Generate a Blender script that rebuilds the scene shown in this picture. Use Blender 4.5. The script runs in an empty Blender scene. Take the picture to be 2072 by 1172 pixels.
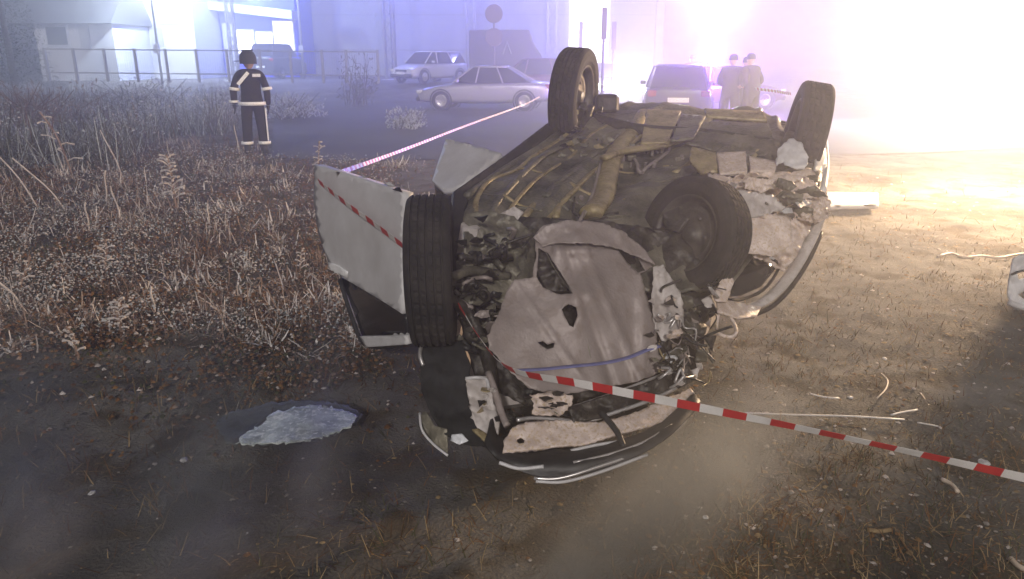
import bpy, bmesh, math, random
import numpy as np
from mathutils import Vector, Matrix, noise
from mathutils.geometry import delaunay_2d_cdt

random.seed(7); np.random.seed(7)
sc = bpy.context.scene
col = sc.collection
R = math.radians

# ------------------------------------------------------------------ camera
PITCH = R(17.3); CH = 1.65; F = 1500.0; CX, CY = 1036.0, 586.0
cam_d = bpy.data.cameras.new('camera'); cam = bpy.data.objects.new('camera', cam_d); col.objects.link(cam)
cam.location = (0, 0, CH); cam.rotation_euler = (R(90) - PITCH, 0, 0)
cam_d.sensor_width = 36; cam_d.lens = F / 2072 * 36
cam_d.clip_start = .05; cam_d.clip_end = 1000
sc.camera = cam

# ------------------------------------------------------------------ world, sun
SUN_EL, SUN_AZ = R(24), R(181)          # azimuth clockwise from +Y: the light comes from behind the camera
w = bpy.data.worlds.new('World'); sc.world = w; w.use_nodes = True
nt = w.node_tree; bgn = nt.nodes['Background']
sky = nt.nodes.new('ShaderNodeTexSky'); sky.sky_type = 'NISHITA'; sky.sun_disc = False
sky.sun_elevation = SUN_EL; sky.sun_rotation = SUN_AZ
nt.links.new(sky.outputs[0], bgn.inputs[0]); bgn.inputs[1].default_value = 0.010
sd = bpy.data.lights.new('sun', 'SUN'); sun = bpy.data.objects.new('sun', sd); col.objects.link(sun)
sd.energy = 2.7; sd.angle = R(1.5); sd.color = (1, .93, .88)
_dir = Vector((math.sin(SUN_AZ) * math.cos(SUN_EL), math.cos(SUN_AZ) * math.cos(SUN_EL), math.sin(SUN_EL)))
sun.rotation_euler = _dir.to_track_quat('Z', 'Y').to_euler()
vs = sc.view_settings; vs.view_transform = 'Standard'; vs.look = 'None'; vs.gamma = 1; vs.exposure = .12; vs.use_curve_mapping = False
cy = sc.cycles; cy.use_denoising = True; cy.volume_bounces = 0; cy.max_bounces = 5; cy.diffuse_bounces = 2
cy.glossy_bounces = 3; cy.transmission_bounces = 4; cy.caustics_reflective = False; cy.caustics_refractive = False
cy.sample_clamp_indirect = 3

# ------------------------------------------------------------------ projection helpers (a pixel and a distance give a place)
def ray(px, py):
    xx = (px - CX) / F; yy = (py - CY) / F
    return xx, math.cos(PITCH) - math.sin(PITCH) * yy, -(math.sin(PITCH) + math.cos(PITCH) * yy)
def PY(px, py, Y):
    x, f, d = ray(px, py); t = Y / f
    return Vector((x * t, Y, CH + d * t))
def G(px, py, z=0.0):
    x, f, d = ray(px, py); t = (z - CH) / d
    return Vector((x * t, f * t, z))

# ------------------------------------------------------------------ terrain
def sm(a, b, t):
    t = np.clip((t - a) / (b - a), 0, 1); return t * t * (3 - 2 * t)
def tz(x, y):
    x = np.asarray(x, float); y = np.asarray(y, float)
    z = .55 * sm(29, 38, y) * (1 - .6 * sm(2, 14, x))
    z = z - .30 * sm(14, 17, y) * (1 - sm(22, 28, y)) * (1 - sm(-9.5, -6.5, x)) * sm(-14, -10, x)   # ditch beside the road
    z = z + .05 * sm(-1.5, -6, x) * sm(3, 7, y) * (1 - sm(13, 20, y))
    return z
def vnoise(x, y, s, seed=0):
    x = np.asarray(x) * s + 31.7 * seed; y = np.asarray(y) * s + 17.3 * seed
    xi = np.floor(x).astype(int); yi = np.floor(y).astype(int); fx = x - xi; fy = y - yi
    fx = fx * fx * (3 - 2 * fx); fy = fy * fy * (3 - 2 * fy)
    def h(a, b):
        n = np.sin(a * 127.1 + b * 311.7 + seed * 74.7) * 43758.5453; return n - np.floor(n)
    return (h(xi, yi) * (1 - fx) + h(xi + 1, yi) * fx) * (1 - fy) + (h(xi, yi + 1) * (1 - fx) + h(xi + 1, yi + 1) * fx) * fy
def in_road(x, y):
    left = -4.3 - .30 * (y - 13)
    near = 12.6 + .10 * (x + 4) + .35 * np.sin(x * .7)
    return (y > near) & (y < 31.5) & (x > left)
def bump(x, y):
    far = 1 - sm(14, 30, y)
    b = .035 * (vnoise(x, y, .9, 1) - .5) + .022 * (vnoise(x, y, 3.1, 2) - .5) + .014 * (vnoise(x, y, 9, 3) - .5) + .007 * (vnoise(x, y, 23, 4) - .5)
    b = b + .016 * (np.abs(vnoise(x, y, 6.3, 7) - .5) - .25) + .006 * (vnoise(x, y, 41, 8) - .5)
    return b * far * 1.25
def gz(x, y):
    x = np.asarray(x, float); y = np.asarray(y, float)
    return tz(x, y) + np.where(in_road(x, y), 0, bump(x, y)) - .012 * in_road(x, y)

# ------------------------------------------------------------------ materials
def mat(name, c1, c2=None, rough=.7, metal=0, scale=6, bumpv=0, bscale=40, c3=None, spec=.5, coat=0, detail=6, contrast=(.35, .65), trans=0):
    m = bpy.data.materials.new(name); m.use_nodes = True; t = m.node_tree; n = t.nodes; b = n['Principled BSDF']
    b.inputs['Roughness'].default_value = rough; b.inputs['Metallic'].default_value = metal
    b.inputs['Specular IOR Level'].default_value = spec; b.inputs['Coat Weight'].default_value = coat
    b.inputs['Transmission Weight'].default_value = trans
    b.inputs['Base Color'].default_value = (*c1, 1)
    tc = n.new('ShaderNodeTexCoord')
    if c2:
        nz = n.new('ShaderNodeTexNoise'); nz.inputs['Scale'].default_value = scale; nz.inputs['Detail'].default_value = detail; nz.inputs['Roughness'].default_value = .62
        t.links.new(tc.outputs['Object'], nz.inputs['Vector'])
        cr = n.new('ShaderNodeValToRGB'); t.links.new(nz.outputs[0], cr.inputs[0])
        e = cr.color_ramp.elements; e[0].position = contrast[0]; e[1].position = contrast[1]
        e[0].color = (*c1, 1); e[1].color = (*c2, 1)
        out = cr.outputs[0]
        if c3:
            n2 = n.new('ShaderNodeTexNoise'); n2.inputs['Scale'].default_value = scale * 4.3; n2.inputs['Detail'].default_value = 4
            t.links.new(tc.outputs['Object'], n2.inputs['Vector'])
            r2 = n.new('ShaderNodeValToRGB'); r2.color_ramp.elements[0].position = .52; r2.color_ramp.elements[1].position = .62
            t.links.new(n2.outputs[0], r2.inputs[0])
            mx = n.new('ShaderNodeMix'); mx.data_type = 'RGBA'
            t.links.new(r2.outputs[0], mx.inputs[0]); t.links.new(out, mx.inputs[6]); mx.inputs[7].default_value = (*c3, 1)
            out = mx.outputs[2]
        t.links.new(out, b.inputs['Base Color'])
        mr = n.new('ShaderNodeMapRange'); mr.inputs[3].default_value = max(0, rough - .12); mr.inputs[4].default_value = min(1, rough + .15)
        t.links.new(nz.outputs[0], mr.inputs[0]); t.links.new(mr.outputs[0], b.inputs['Roughness'])
    if bumpv:
        n3 = n.new('ShaderNodeTexNoise'); n3.inputs['Scale'].default_value = bscale; n3.inputs['Detail'].default_value = 5
        t.links.new(tc.outputs['Object'], n3.inputs['Vector'])
        bp = n.new('ShaderNodeBump'); bp.inputs['Strength'].default_value = bumpv; bp.inputs['Distance'].default_value = .01
        t.links.new(n3.outputs[0], bp.inputs['Height']); t.links.new(bp.outputs[0], b.inputs['Normal'])
    return m
def glow(name, c, s):
    m = bpy.data.materials.new(name); m.use_nodes = True; b = m.node_tree.nodes['Principled BSDF']
    b.inputs['Base Color'].default_value = (*c, 1); b.inputs['Emission Color'].default_value = (*c, 1); b.inputs['Emission Strength'].default_value = s
    return m

M = {}
M['soil'] = mat('soil', (.042, .038, .033), (.215, .205, .185), .95, scale=.8, bumpv=1.0, bscale=80, c3=(.085, .07, .05), spec=.15, detail=10)  # broad pale grey patches also stand in for light streaks on the earth
M['asphalt'] = mat('asphalt', (.05, .05, .052), (.085, .085, .088), .8, scale=.5, bumpv=.3, bscale=90, spec=.3)
M['rustleaf'] = mat('orange_brown_leaves', (.27, .15, .06), (.14, .075, .033), .85, scale=3, spec=.15)
M['straw'] = mat('dry_straw', (.20, .14, .075), (.36, .27, .15), .9, scale=3, spec=.1)
M['brown'] = mat('brown_stalks', (.055, .028, .014), (.20, .098, .04), .9, scale=2, spec=.1)
M['dgreen'] = mat('dull_green_grass', (.045, .052, .026), (.09, .09, .045), .9, scale=3, spec=.1)
M['frost'] = mat('frosted_stalks', (.42, .37, .34), (.66, .61, .58), .85, scale=4, spec=.2)
M['frostb'] = mat('frosted_brown_stalks', (.13, .085, .065), (.36, .27, .22), .85, scale=4, spec=.2)
M['frostw'] = mat('thick_white_rime', (.62, .58, .56), (.8, .77, .75), .9, scale=6)
M['reed'] = mat('grey_green_reeds', (.06, .068, .066), (.15, .16, .16), .9, scale=2)
M['frostc'] = mat('cold_white_rime', (.36, .40, .42), (.5, .54, .56), .9, scale=3)
M['tyre'] = mat('tyre_rubber', (.014, .014, .015), (.045, .04, .036), .85, scale=7, bumpv=.4, bscale=70, spec=.3)
M['paint'] = mat('white_car_paint', (.60, .60, .61), (.47, .46, .46), .5, scale=3.2, bumpv=.12, bscale=14)
M['paintd'] = mat('scuffed_white_paint', (.56, .52, .50), (.30, .26, .235), .5, scale=6, bumpv=.35, bscale=18, c3=(.42, .38, .35), contrast=(.4, .72))
M['under'] = mat('muddy_underbody', (.045, .046, .038), (.33, .30, .23), .42, metal=.25, scale=4.5, detail=12, bumpv=.9, bscale=45, contrast=(.34, .78))
M['rust'] = mat('tan_corroded_metal', (.46, .38, .20), (.20, .155, .085), .42, metal=.2, scale=9, bumpv=.5, bscale=40, c3=(.38, .30, .18))
M['grey'] = mat('bare_grey_metal', (.35, .30, .285), (.20, .168, .155), .5, metal=.1, scale=4, bumpv=.3, bscale=60, contrast=(.35, .75), c3=(.27, .225, .205), detail=12)
M['dark'] = mat('oily_dark_parts', (.018, .017, .016), (.085, .075, .065), .45, metal=.3, scale=12, bumpv=.7, bscale=50)
M['rimm'] = mat('dirty_steel_rim', (.05, .046, .042), (.13, .115, .10), .5, metal=.3, scale=9, bumpv=.3)
M['black'] = mat('black_plastic', (.012, .012, .013), (.03, .03, .032), .5, scale=9, bumpv=.2)
M['chrome'] = mat('bright_trim', (.62, .60, .59), (.45, .43, .42), .3, metal=.55, scale=14)
M['glassd'] = mat('dark_glass', (.012, .013, .015), None, .12, spec=.7)
M['beam'] = mat('scraped_pink_grey_primer', (.72, .62, .57), (.54, .44, .385), .5, scale=22, bumpv=.5, bscale=30, c3=(.52, .40, .27), contrast=(.35, .6))
M['blue'] = mat('blue_marker_paint', (.13, .14, .33), (.2, .2, .38), .6, scale=20)
M['red'] = mat('red_tape', (.55, .03, .03), (.42, .02, .025), .45, scale=12)
M['white'] = mat('white_tape', (.75, .73, .71), (.62, .6, .58), .45, scale=12)
M['glassw'] = mat('wet_dark_windscreen', (.03, .032, .032), (.14, .15, .15), .62, scale=5, bumpv=.5, bscale=60, spec=.25)
M['liner'] = mat('scuffed_arch_liner', (.016, .017, .018), (.035, .036, .038), .85, scale=7, bumpv=.3, spec=.2)
M['shard'] = mat('crazed_windscreen', (.74, .82, .78), (.22, .26, .25), .32, scale=10, bumpv=.9, bscale=90, c3=(.82, .86, .82), contrast=(.35, .62))
M['cloth'] = mat('dark_turnout_cloth', (.012, .010, .012), (.028, .022, .025), .9, scale=20, bumpv=.3, bscale=30, spec=.15)
M['refl'] = mat('reflective_strip', (.92, .92, .92), None, .5)
M['helmet'] = mat('black_helmet', (.015, .015, .017), None, .7)
M['skin'] = mat('skin', (.45, .28, .22), None, .6)
M['boot'] = mat('black_boots', (.015, .015, .016), None, .6)
M['hair'] = mat('dark_hair', (.02, .015, .012), None, .8)
M['wall_w'] = mat('white_render_wall', (.62, .64, .66), (.52, .54, .56), .9, scale=.4, bumpv=.1)
M['wall_l'] = mat('lilac_panel_wall', (.42, .43, .55), (.36, .37, .49), .8, scale=.3)
M['wall_g'] = mat('grey_panel_wall', (.40, .42, .44), (.34, .36, .38), .8, scale=.3)
M['wall_b'] = mat('blue_panel_wall', (.02, .05, .75), (.02, .05, .65), .5, scale=.5)
M['roof'] = mat('dark_roof_sheet', (.07, .075, .08), (.11, .115, .12), .7, scale=.8)
M['steel'] = mat('galvanised_steel', (.30, .31, .33), (.22, .23, .25), .5, metal=.4, scale=6)
M['wood'] = mat('weathered_post', (.30, .31, .32), (.22, .23, .24), .9, scale=6, bumpv=.3)
M['bark'] = mat('dark_bark', (.06, .05, .042), (.11, .095, .08), .9, scale=9, bumpv=.4)
M['leafd'] = mat('dark_frosted_needles', (.05, .065, .045), (.10, .115, .085), .9, scale=2)
M['signg'] = mat('grey_sign_back', (.12, .10, .13), None, .6)
M['silver'] = mat('silver_car_paint', (.40, .40, .41), None, .35, metal=.3, coat=.4)
M['carw'] = mat('white_hatchback_paint', (.65, .66, .68), None, .35, coat=.4)
M['card'] = mat('dark_car_paint', (.03, .03, .04), None, .3, coat=.5)
M['carv'] = mat('maroon_car_paint', (.09, .04, .06), None, .3, coat=.5)
M['plate'] = mat('white_number_plate', (.8, .8, .8), None, .5)
M['lens'] = mat('clear_lamp_lens', (.7, .72, .75), None, .15)
M['tail'] = mat('red_tail_lens', (.30, .02, .02), None, .2)
M['truck'] = mat('dark_canvas', (.10, .09, .13), (.13, .12, .16), .8, scale=1)
M['stone'] = mat('pale_stone', (.30, .28, .25), (.20, .18, .16), .9, scale=20)
M['orange'] = mat('orange_brown_plastic', (.30, .11, .05), None, .6)
M['cable'] = mat('pale_cable', (.6, .5, .4), None, .5)
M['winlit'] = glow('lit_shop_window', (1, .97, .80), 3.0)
M['lampw'] = glow('white_lamp', (1, .97, .9), 40)
M['lampc'] = glow('cold_lamp', (.6, .8, 1), 14)
M['lampb'] = glow('blue_beacon', (.12, .12, 1), 40)
M['pane'] = mat('window_pane', (.04, .05, .06), None, .15)

# ------------------------------------------------------------------ object helpers
def tag(o, label=None, cat=None, group=None, kind=None):
    if label: o['label'] = label
    if cat: o['category'] = cat
    if group: o['group'] = group
    if kind: o['kind'] = kind
    return o
def empty(name, loc, label=None, cat=None, group=None, rz=0):
    o = bpy.data.objects.new(name, None); col.objects.link(o); o.location = loc; o.rotation_euler = (0, 0, rz); o.empty_display_size = .2
    return tag(o, label, cat, group)
def link(name, me, parent=None, world=True):
    o = bpy.data.objects.new(name, me); col.objects.link(o)
    if parent is not None:
        o.parent = parent
        if world:
            o.matrix_parent_inverse = wm(parent).inverted()
    return o
def wm(o):
    m = Matrix.LocRotScale(o.location, o.rotation_euler, o.scale)
    if o.parent: return wm(o.parent) @ o.matrix_parent_inverse @ m
    return m
def mesh(name, vs_, fs, mats, mi=None, smooth=False):
    me = bpy.data.meshes.new(name); me.from_pydata([tuple(v) for v in vs_], [], fs)
    for m in (mats if isinstance(mats, list) else [mats]): me.materials.append(m)
    if mi is not None: me.polygons.foreach_set('material_index', mi)
    if smooth: me.polygons.foreach_set('use_smooth', [True] * len(me.polygons))
    me.update(); return me
class MB:
    def __init__(s): s.v = []; s.f = []; s.m = []
    def add(s, v, f, mi=0):
        b = len(s.v); s.v += [Vector(p) for p in v]; s.f += [tuple(i + b for i in q) for q in f]; s.m += [mi] * len(f); return s
    def box(s, c, d, rot=None, mi=0, taper=1):
        x, y, z = d[0] / 2, d[1] / 2, d[2] / 2; v = []
        for k in (-1, 1):
            t = taper if k > 0 else 1
            for a, b in ((-1, -1), (1, -1), (1, 1), (-1, 1)): v.append(Vector((a * x * t, b * y * t, k * z)))
        if rot is not None: v = [rot @ p for p in v]
        v = [p + Vector(c) for p in v]
        return s.add(v, [(3, 2, 1, 0), (4, 5, 6, 7), (0, 1, 5, 4), (1, 2, 6, 5), (2, 3, 7, 6), (3, 0, 4, 7)], mi)
    def tube(s, pts, r, n=8, mi=0, cap=True, flat=1.0):
        pts = [Vector(p) for p in pts]; rs = r if isinstance(r, (list, tuple)) else [r] * len(pts)
        up = Vector((0, 0, 1)); rings = []; v = []; f = []
        d0 = (pts[1] - pts[0]).normalized()
        if abs(d0.z) > .9: up = Vector((1, 0, 0))
        for i, p in enumerate(pts):
            d = (pts[min(i + 1, len(pts) - 1)] - pts[max(i - 1, 0)]).normalized()
            a = d.cross(up).normalized(); b = a.cross(d).normalized(); up = b
            for k in range(n):
                t = 2 * math.pi * k / n; v.append(p + a * math.cos(t) * rs[i] + b * math.sin(t) * rs[i] * flat)
        for i in range(len(pts) - 1):
            for k in range(n):
                k2 = (k + 1) % n; f.append((i * n + k, i * n + k2, (i + 1) * n + k2, (i + 1) * n + k))
        if cap:
            f.append(tuple(range(n - 1, -1, -1))); f.append(tuple((len(pts) - 1) * n + k for k in range(n)))
        return s.add(v, f, mi)
    def lathe(s, prof, n=32, mat4=None, mi=0, close=False):      # prof: (radius, axis x)
        v = []; f = []; m = len(prof)
        for i in range(n):
            t = 2 * math.pi * i / n
            for r, x in prof: v.append(Vector((x, r * math.cos(t), r * math.sin(t))))
        for i in range(n):
            j = (i + 1) % n
            for k in range(m - 1 + (1 if close else 0)):
                k2 = (k + 1) % m; f.append((i * m + k, j * m + k, j * m + k2, i * m + k2))
        if mat4 is not None: v = [mat4 @ p for p in v]
        return s.add(v, f, mi)
    def build(s, name, mats, parent=None, smooth=False, world=True):
        return link(name, mesh(name, s.v, s.f, mats, s.m, smooth), parent, world)
def catmull(pts, n=6):
    pts = [Vector(p) for p in pts]; out = []
    P_ = [pts[0] * 2 - pts[1]] + pts + [pts[-1] * 2 - pts[-2]]
    for i in range(1, len(P_) - 2):
        a, b, c, d = P_[i - 1:i + 3]
        for k in range(n):
            t = k / n
            out.append(.5 * ((2 * b) + (c - a) * t + (2 * a - 5 * b + 4 * c - d) * t * t + (3 * b - a - 3 * c + d) * t ** 3))
    out.append(pts[-1]); return out
def ridged(p, s, seed=0):
    q = p * s + Vector((seed * 3.1, seed * 1.7, seed * 2.3))
    return (1 - abs(noise.noise(q)) * 2) * .6 + (1 - abs(noise.noise(q * 2.3)) * 2) * .3 + noise.noise(q * 5.1) * .2
def inpoly(x, y, poly):
    c = False; j = len(poly) - 1
    for i in range(len(poly)):
        xi, yi = poly[i]; xj, yj = poly[j]
        if (yi > y) != (yj > y) and x < (xj - xi) * (y - yi) / (yj - yi) + xi: c = not c
        j = i
    return c
def yfun(ctrl):
    A = np.array([[p[0], p[1], 1] for p in ctrl], float); b = np.array([1 / p[2] for p in ctrl])
    if len(ctrl) >= 3: k = np.linalg.lstsq(A, b, rcond=None)[0]
    else: k = np.array([0, 0, b.mean()])
    res = b - A @ k
    def f(x, y):
        wt = np.array([1 / ((x - p[0]) ** 2 + (y - p[1]) ** 2 + 350) for p in ctrl])
        return 1 / (k[0] * x + k[1] * y + k[2] + (wt * res).sum() / wt.sum())
    return f
def sheet(name, outline, ctrl, m, parent=None, holes=(), step=9, amp=.01, scale=5, thick=.003, seed=0, jag=0, smooth=True, roundto=0, depthfun=None):
    """A bent piece of sheet metal: outline and folds given where they stand, at their own distance."""
    rnd = random.Random(seed + 11)
    def dense(poly, j):
        o = []
        for i in range(len(poly)):
            a = poly[i]; b = poly[(i + 1) % len(poly)]; L = math.hypot(b[0] - a[0], b[1] - a[1]); n = max(1, int(L / step))
            for k in range(n):
                t = k / n; o.append((a[0] + (b[0] - a[0]) * t + rnd.uniform(-j, j), a[1] + (b[1] - a[1]) * t + rnd.uniform(-j, j)))
        return o
    ou = dense(outline, jag); hs = [dense(h, jag * .6) for h in holes]
    pts = [Vector(p) for p in ou]; edges = [(i, (i + 1) % len(ou)) for i in range(len(ou))]
    for h in hs:
        b = len(pts); pts += [Vector(p) for p in h]; edges += [(b + i, b + (i + 1) % len(h)) for i in range(len(h))]
    xs = [p[0] for p in ou]; ys = [p[1] for p in ou]; y = min(ys) + step * .5; row = 0
    while y < max(ys):
        x = min(xs) + (step * .5 if row % 2 else 0)
        while x < max(xs):
            if inpoly(x, y, ou) and not any(inpoly(x, y, h) for h in hs): pts.append(Vector((x + rnd.uniform(-.15, .15) * step, y + rnd.uniform(-.15, .15) * step)))
            x += step
        y += step * .87; row += 1
    V2, _, F2, *_r = delaunay_2d_cdt(pts, edges, [], 0, 1e-4)
    fs = []
    for f in F2:
        cx = sum(V2[i].x for i in f) / len(f); cyy = sum(V2[i].y for i in f) / len(f)
        if inpoly(cx, cyy, ou) and not any(inpoly(cx, cyy, h) for h in hs): fs.append(tuple(f))
    Yf = yfun(ctrl); vv = []
    for p in V2:
        Y = Yf(p.x, p.y); q = PY(p.x, p.y, Y)
        d = amp * ridged(q, scale, seed)
        if depthfun: d += depthfun(p.x, p.y)
        vv.append(PY(p.x, p.y, Y - d))
    me = mesh(name, vv, fs, m, smooth=smooth)
    o = link(name, me, parent)
    md = o.modifiers.new('thickness', 'SOLIDIFY'); md.thickness = thick; md.offset = 0
    return o
def ptube(name, pts, r, m, parent, n=8, sub=5, flat=1.0):
    q = catmull([PY(*p) for p in pts], sub); b = MB(); b.tube(q, r if not isinstance(r, list) else list(np.interp(np.linspace(0, 1, len(q)), np.linspace(0, 1, len(r)), r)), n, flat=flat)
    return b.build(name, m, parent, True)

# ================================================================== THE SETTING
def graded(a, b, fine_a, fine_b, fine, coarse):
    o = list(np.arange(fine_a, fine_b, fine)); x = fine_b; s = fine
    while x < b: o.append(x); s = min(s * 1.12, coarse); x += s
    o.append(b); x = fine_a; s = fine; l = []
    while True:
        s = min(s * 1.12, coarse); x -= s
        if x <= a: break
        l.append(x)
    l.append(a); return np.array(l[::-1] + o)
gx = graded(-95, 95, -4.5, 5, .045, 5); gy = graded(-20, 130, 1.2, 9.5, .045, 5)
XX, YY = np.meshgrid(gx, gy); ZZ = gz(XX, YY)
nx, ny = len(gx), len(gy)
me = bpy.data.meshes.new('ground'); V_ = np.stack([XX, YY, ZZ], -1).reshape(-1, 3).astype('f4')
ii = (np.arange(ny - 1)[:, None] * nx + np.arange(nx - 1)[None]).reshape(-1)
Q = np.stack([ii, ii + 1, ii + nx + 1, ii + nx], -1).reshape(-1)
def fast_mesh(name, V, Q, k, mats, mi=None, smooth=False):
    me = bpy.data.meshes.new(name); nf = len(Q) // k
    me.vertices.add(len(V)); me.vertices.foreach_set('co', np.asarray(V, 'f4').ravel())
    me.loops.add(len(Q)); me.loops.foreach_set('vertex_index', np.asarray(Q, 'i4'))
    me.polygons.add(nf); me.polygons.foreach_set('loop_start', np.arange(nf, dtype='i4') * k)
    if smooth: me.polygons.foreach_set('use_smooth', np.ones(nf, bool))
    for m in mats: me.materials.append(m)
    if mi is not None: me.polygons.foreach_set('material_index', np.asarray(mi, 'i4'))
    me.update(calc_edges=True); me.validate(); return me
bpy.data.meshes.remove(me)
tag(link('ground', fast_mesh('ground', V_, Q, 4, [M['soil']], smooth=True)), kind='structure')

# road: a grid draped 8 mm over its bed
rv = []; rf = []; NY, NX = 40, 60
for j in range(NY + 1):
    y0 = j / NY
    for i in range(NX + 1):
        u = i / NX; 
        xg = -4.2 + u * 60
        yn = 12.8 + .10 * (xg + 4) + .35 * math.sin(xg * .7)
        y = yn + (31.2 - yn) * y0
        x = max(xg, 0) if False else (-4.2 - .30 * (y - 13)) * (1 - u) + 55 * u if i else -4.2 - .30 * (y - 13)
        yy2 = y if x > -4.2 else y
        rv.append((x, y, float(tz(x, y)) + .004))
for j in range(NY):
    for i in range(NX): a = j * (NX + 1) + i; rf.append((a, a + 1, a + NX + 2, a + NX + 1))
tag(link('road', mesh('road', rv, rf, M['asphalt'], smooth=True)), kind='structure')

# ------------------------------------------------------------------ ground cover (nobody could count it)
def blades(name, P, H, W, lean, curl, mats, mi, label, cat, segs=3, zfun=gz):
    n = len(P); rng = np.random.default_rng(len(name) * 7 + n)
    az = rng.uniform(0, 2 * np.pi, n); ld = np.stack([np.cos(az), np.sin(az)], -1)
    wa = az + rng.uniform(.8, 2.3, n); wd = np.stack([np.cos(wa), np.sin(wa)], -1)
    base = np.stack([P[:, 0], P[:, 1], zfun(P[:, 0], P[:, 1]) - .004], -1)
    V = np.zeros((n, segs + 1, 2, 3)); ln = lean * rng.uniform(.3, 1.5, n); cu = curl * rng.uniform(-.4, 1.4, n)
    pos = base.copy(); ang = ln.copy()
    for s in range(segs + 1):
        wv = W * (1 - .65 * s / segs)
        for q, sg in enumerate((-1, 1)):
            V[:, s, q, :2] = pos[:, :2] + wd * (wv * sg)[:, None] * .5; V[:, s, q, 2] = pos[:, 2]
        st = H / segs
        pos = pos + np.concatenate([ld * (np.sin(ang) * st)[:, None], (np.cos(ang) * st)[:, None]], -1); ang = np.clip(ang + cu / segs, 0, 2.3)
        g = zfun(pos[:, 0], pos[:, 1]) + .003; pos[:, 2] = np.maximum(pos[:, 2], g)
    b = (np.arange(n) * (segs + 1) * 2)[:, None]; k = np.arange(segs)[None] * 2
    q0 = b + k; Qd = np.stack([q0, q0 + 1, q0 + 3, q0 + 2], -1)
    MI = np.repeat(mi, segs)
    o = link(name, fast_mesh(name, V.reshape(-1, 3), Qd.reshape(-1), 4, mats, MI)); return tag(o, label, cat, kind='stuff')
rng = np.random.default_rng(3)
def veg_w(x, y):     # 1 in the weeds on the left
    e = -.95 - .10 * np.sin(y * 1.3) - .06 * y * (y > 9) + .25 * (vnoise(x, y, 1.1, 9) - .5)
    return (x < e) & (y > 3.62 + .7 * (vnoise(x, y, 1.3, 5) - .2)) & ~in_road(x, y)
def soft(P, j=.22):
    Q_ = P + rng.normal(0, j, P.shape) * (rng.random(len(P)) ** 2)[:, None] * 1.6; return veg_w(Q_[:, 0], Q_[:, 1]) & ~in_road(P[:, 0], P[:, 1])
def sample(n, xa, xb, ya, yb, pw=1.0):
    u = rng.random(n) ** pw; y = ya + (yb - ya) * u; x = xa * 1.0 + (xb - xa) * rng.random(n); return np.stack([x, y], -1)
def fan(n, ya, yb, pxa, pxb):   # even density in the picture's near field: x spread grows with distance
    y = ya * (yb / ya) ** rng.random(n); px = pxa + (pxb - pxa) * rng.random(n); x = (px - CX) / F * (y * .99 + .4); return np.stack([x, y], -1)
# short brown and dull green tangle
P = fan(90000, 3.0, 16, -150, 1100); P = P[soft(P, .4)]; cl = vnoise(P[:, 0], P[:, 1], 2.2, 6)
keep = rng.random(len(P)) < .25 + .9 * cl; P = P[keep]; cl = cl[keep]; n = len(P)
mi = rng.choice(4, n, p=[.42, .10, .2, .28])
blades('dead_grass', P, rng.uniform(.03, .10, n) * (.35 + cl) * (.55 + .10 * P[:, 1]), rng.uniform(.004, .009, n) * (1 + P[:, 1] * .06), 1.15, 1.6, [M['brown'], M['straw'], M['dgreen'], M['soil']], mi, 'tangle of short brown dead grass and weeds covering the left field', 'dead grass')
# frosted tufts
cs = fan(420, 4.3, 15, -150, 960); cs = cs[veg_w(cs[:, 0], cs[:, 1]) & (vnoise(cs[:, 0], cs[:, 1], .9, 61) > .42)]
pts = []; hh = []; mm = []
for c in cs:
    k = rng.integers(24, 70); s = rng.uniform(.04, .13) * (1 + c[1] * .05); pp = rng.normal(0, s, (k, 2)) + c
    pts.append(pp); hh.append(rng.uniform(.05, .17, k) * rng.uniform(.5, 1.4) * (1 + c[1] * .05)); pf = .25 + .5 * min(1, max(0, (c[1] - 5) / 7)); mm.append(rng.choice(2, k, p=[pf, 1 - pf]))
P = np.concatenate(pts); n = len(P)
blades('frosted_grass', P, np.concatenate(hh), rng.uniform(.004, .010, n) * (1 + P[:, 1] * .06), 1.15, 2.0, [M['frost'], M['frostb']], np.concatenate(mm), 'tufts of frost covered grass scattered through the left field', 'frosted grass')
cs = fan(330, 4.0, 13, -150, 940); cs = cs[veg_w(cs[:, 0], cs[:, 1]) & (vnoise(cs[:, 0], cs[:, 1], 1.2, 62) > .45)]; pts = []
for c in cs: pts.append(rng.normal(0, rng.uniform(.02, .06) * (1 + c[1] * .06), (rng.integers(16, 46), 2)) + c)
P = np.concatenate(pts); n = len(P)
blades('rimed_clumps', P, rng.uniform(.04, .16, n) * (1 + P[:, 1] * .04), rng.uniform(.009, .022, n), 1.15, 2.2, [M['frostw'], M['frost'], M['frostb']], rng.choice(3, n, p=[.4, .35, .25]), 'thick pale clumps of rimed weeds standing out of the brown grass', 'frosted weeds')
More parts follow.
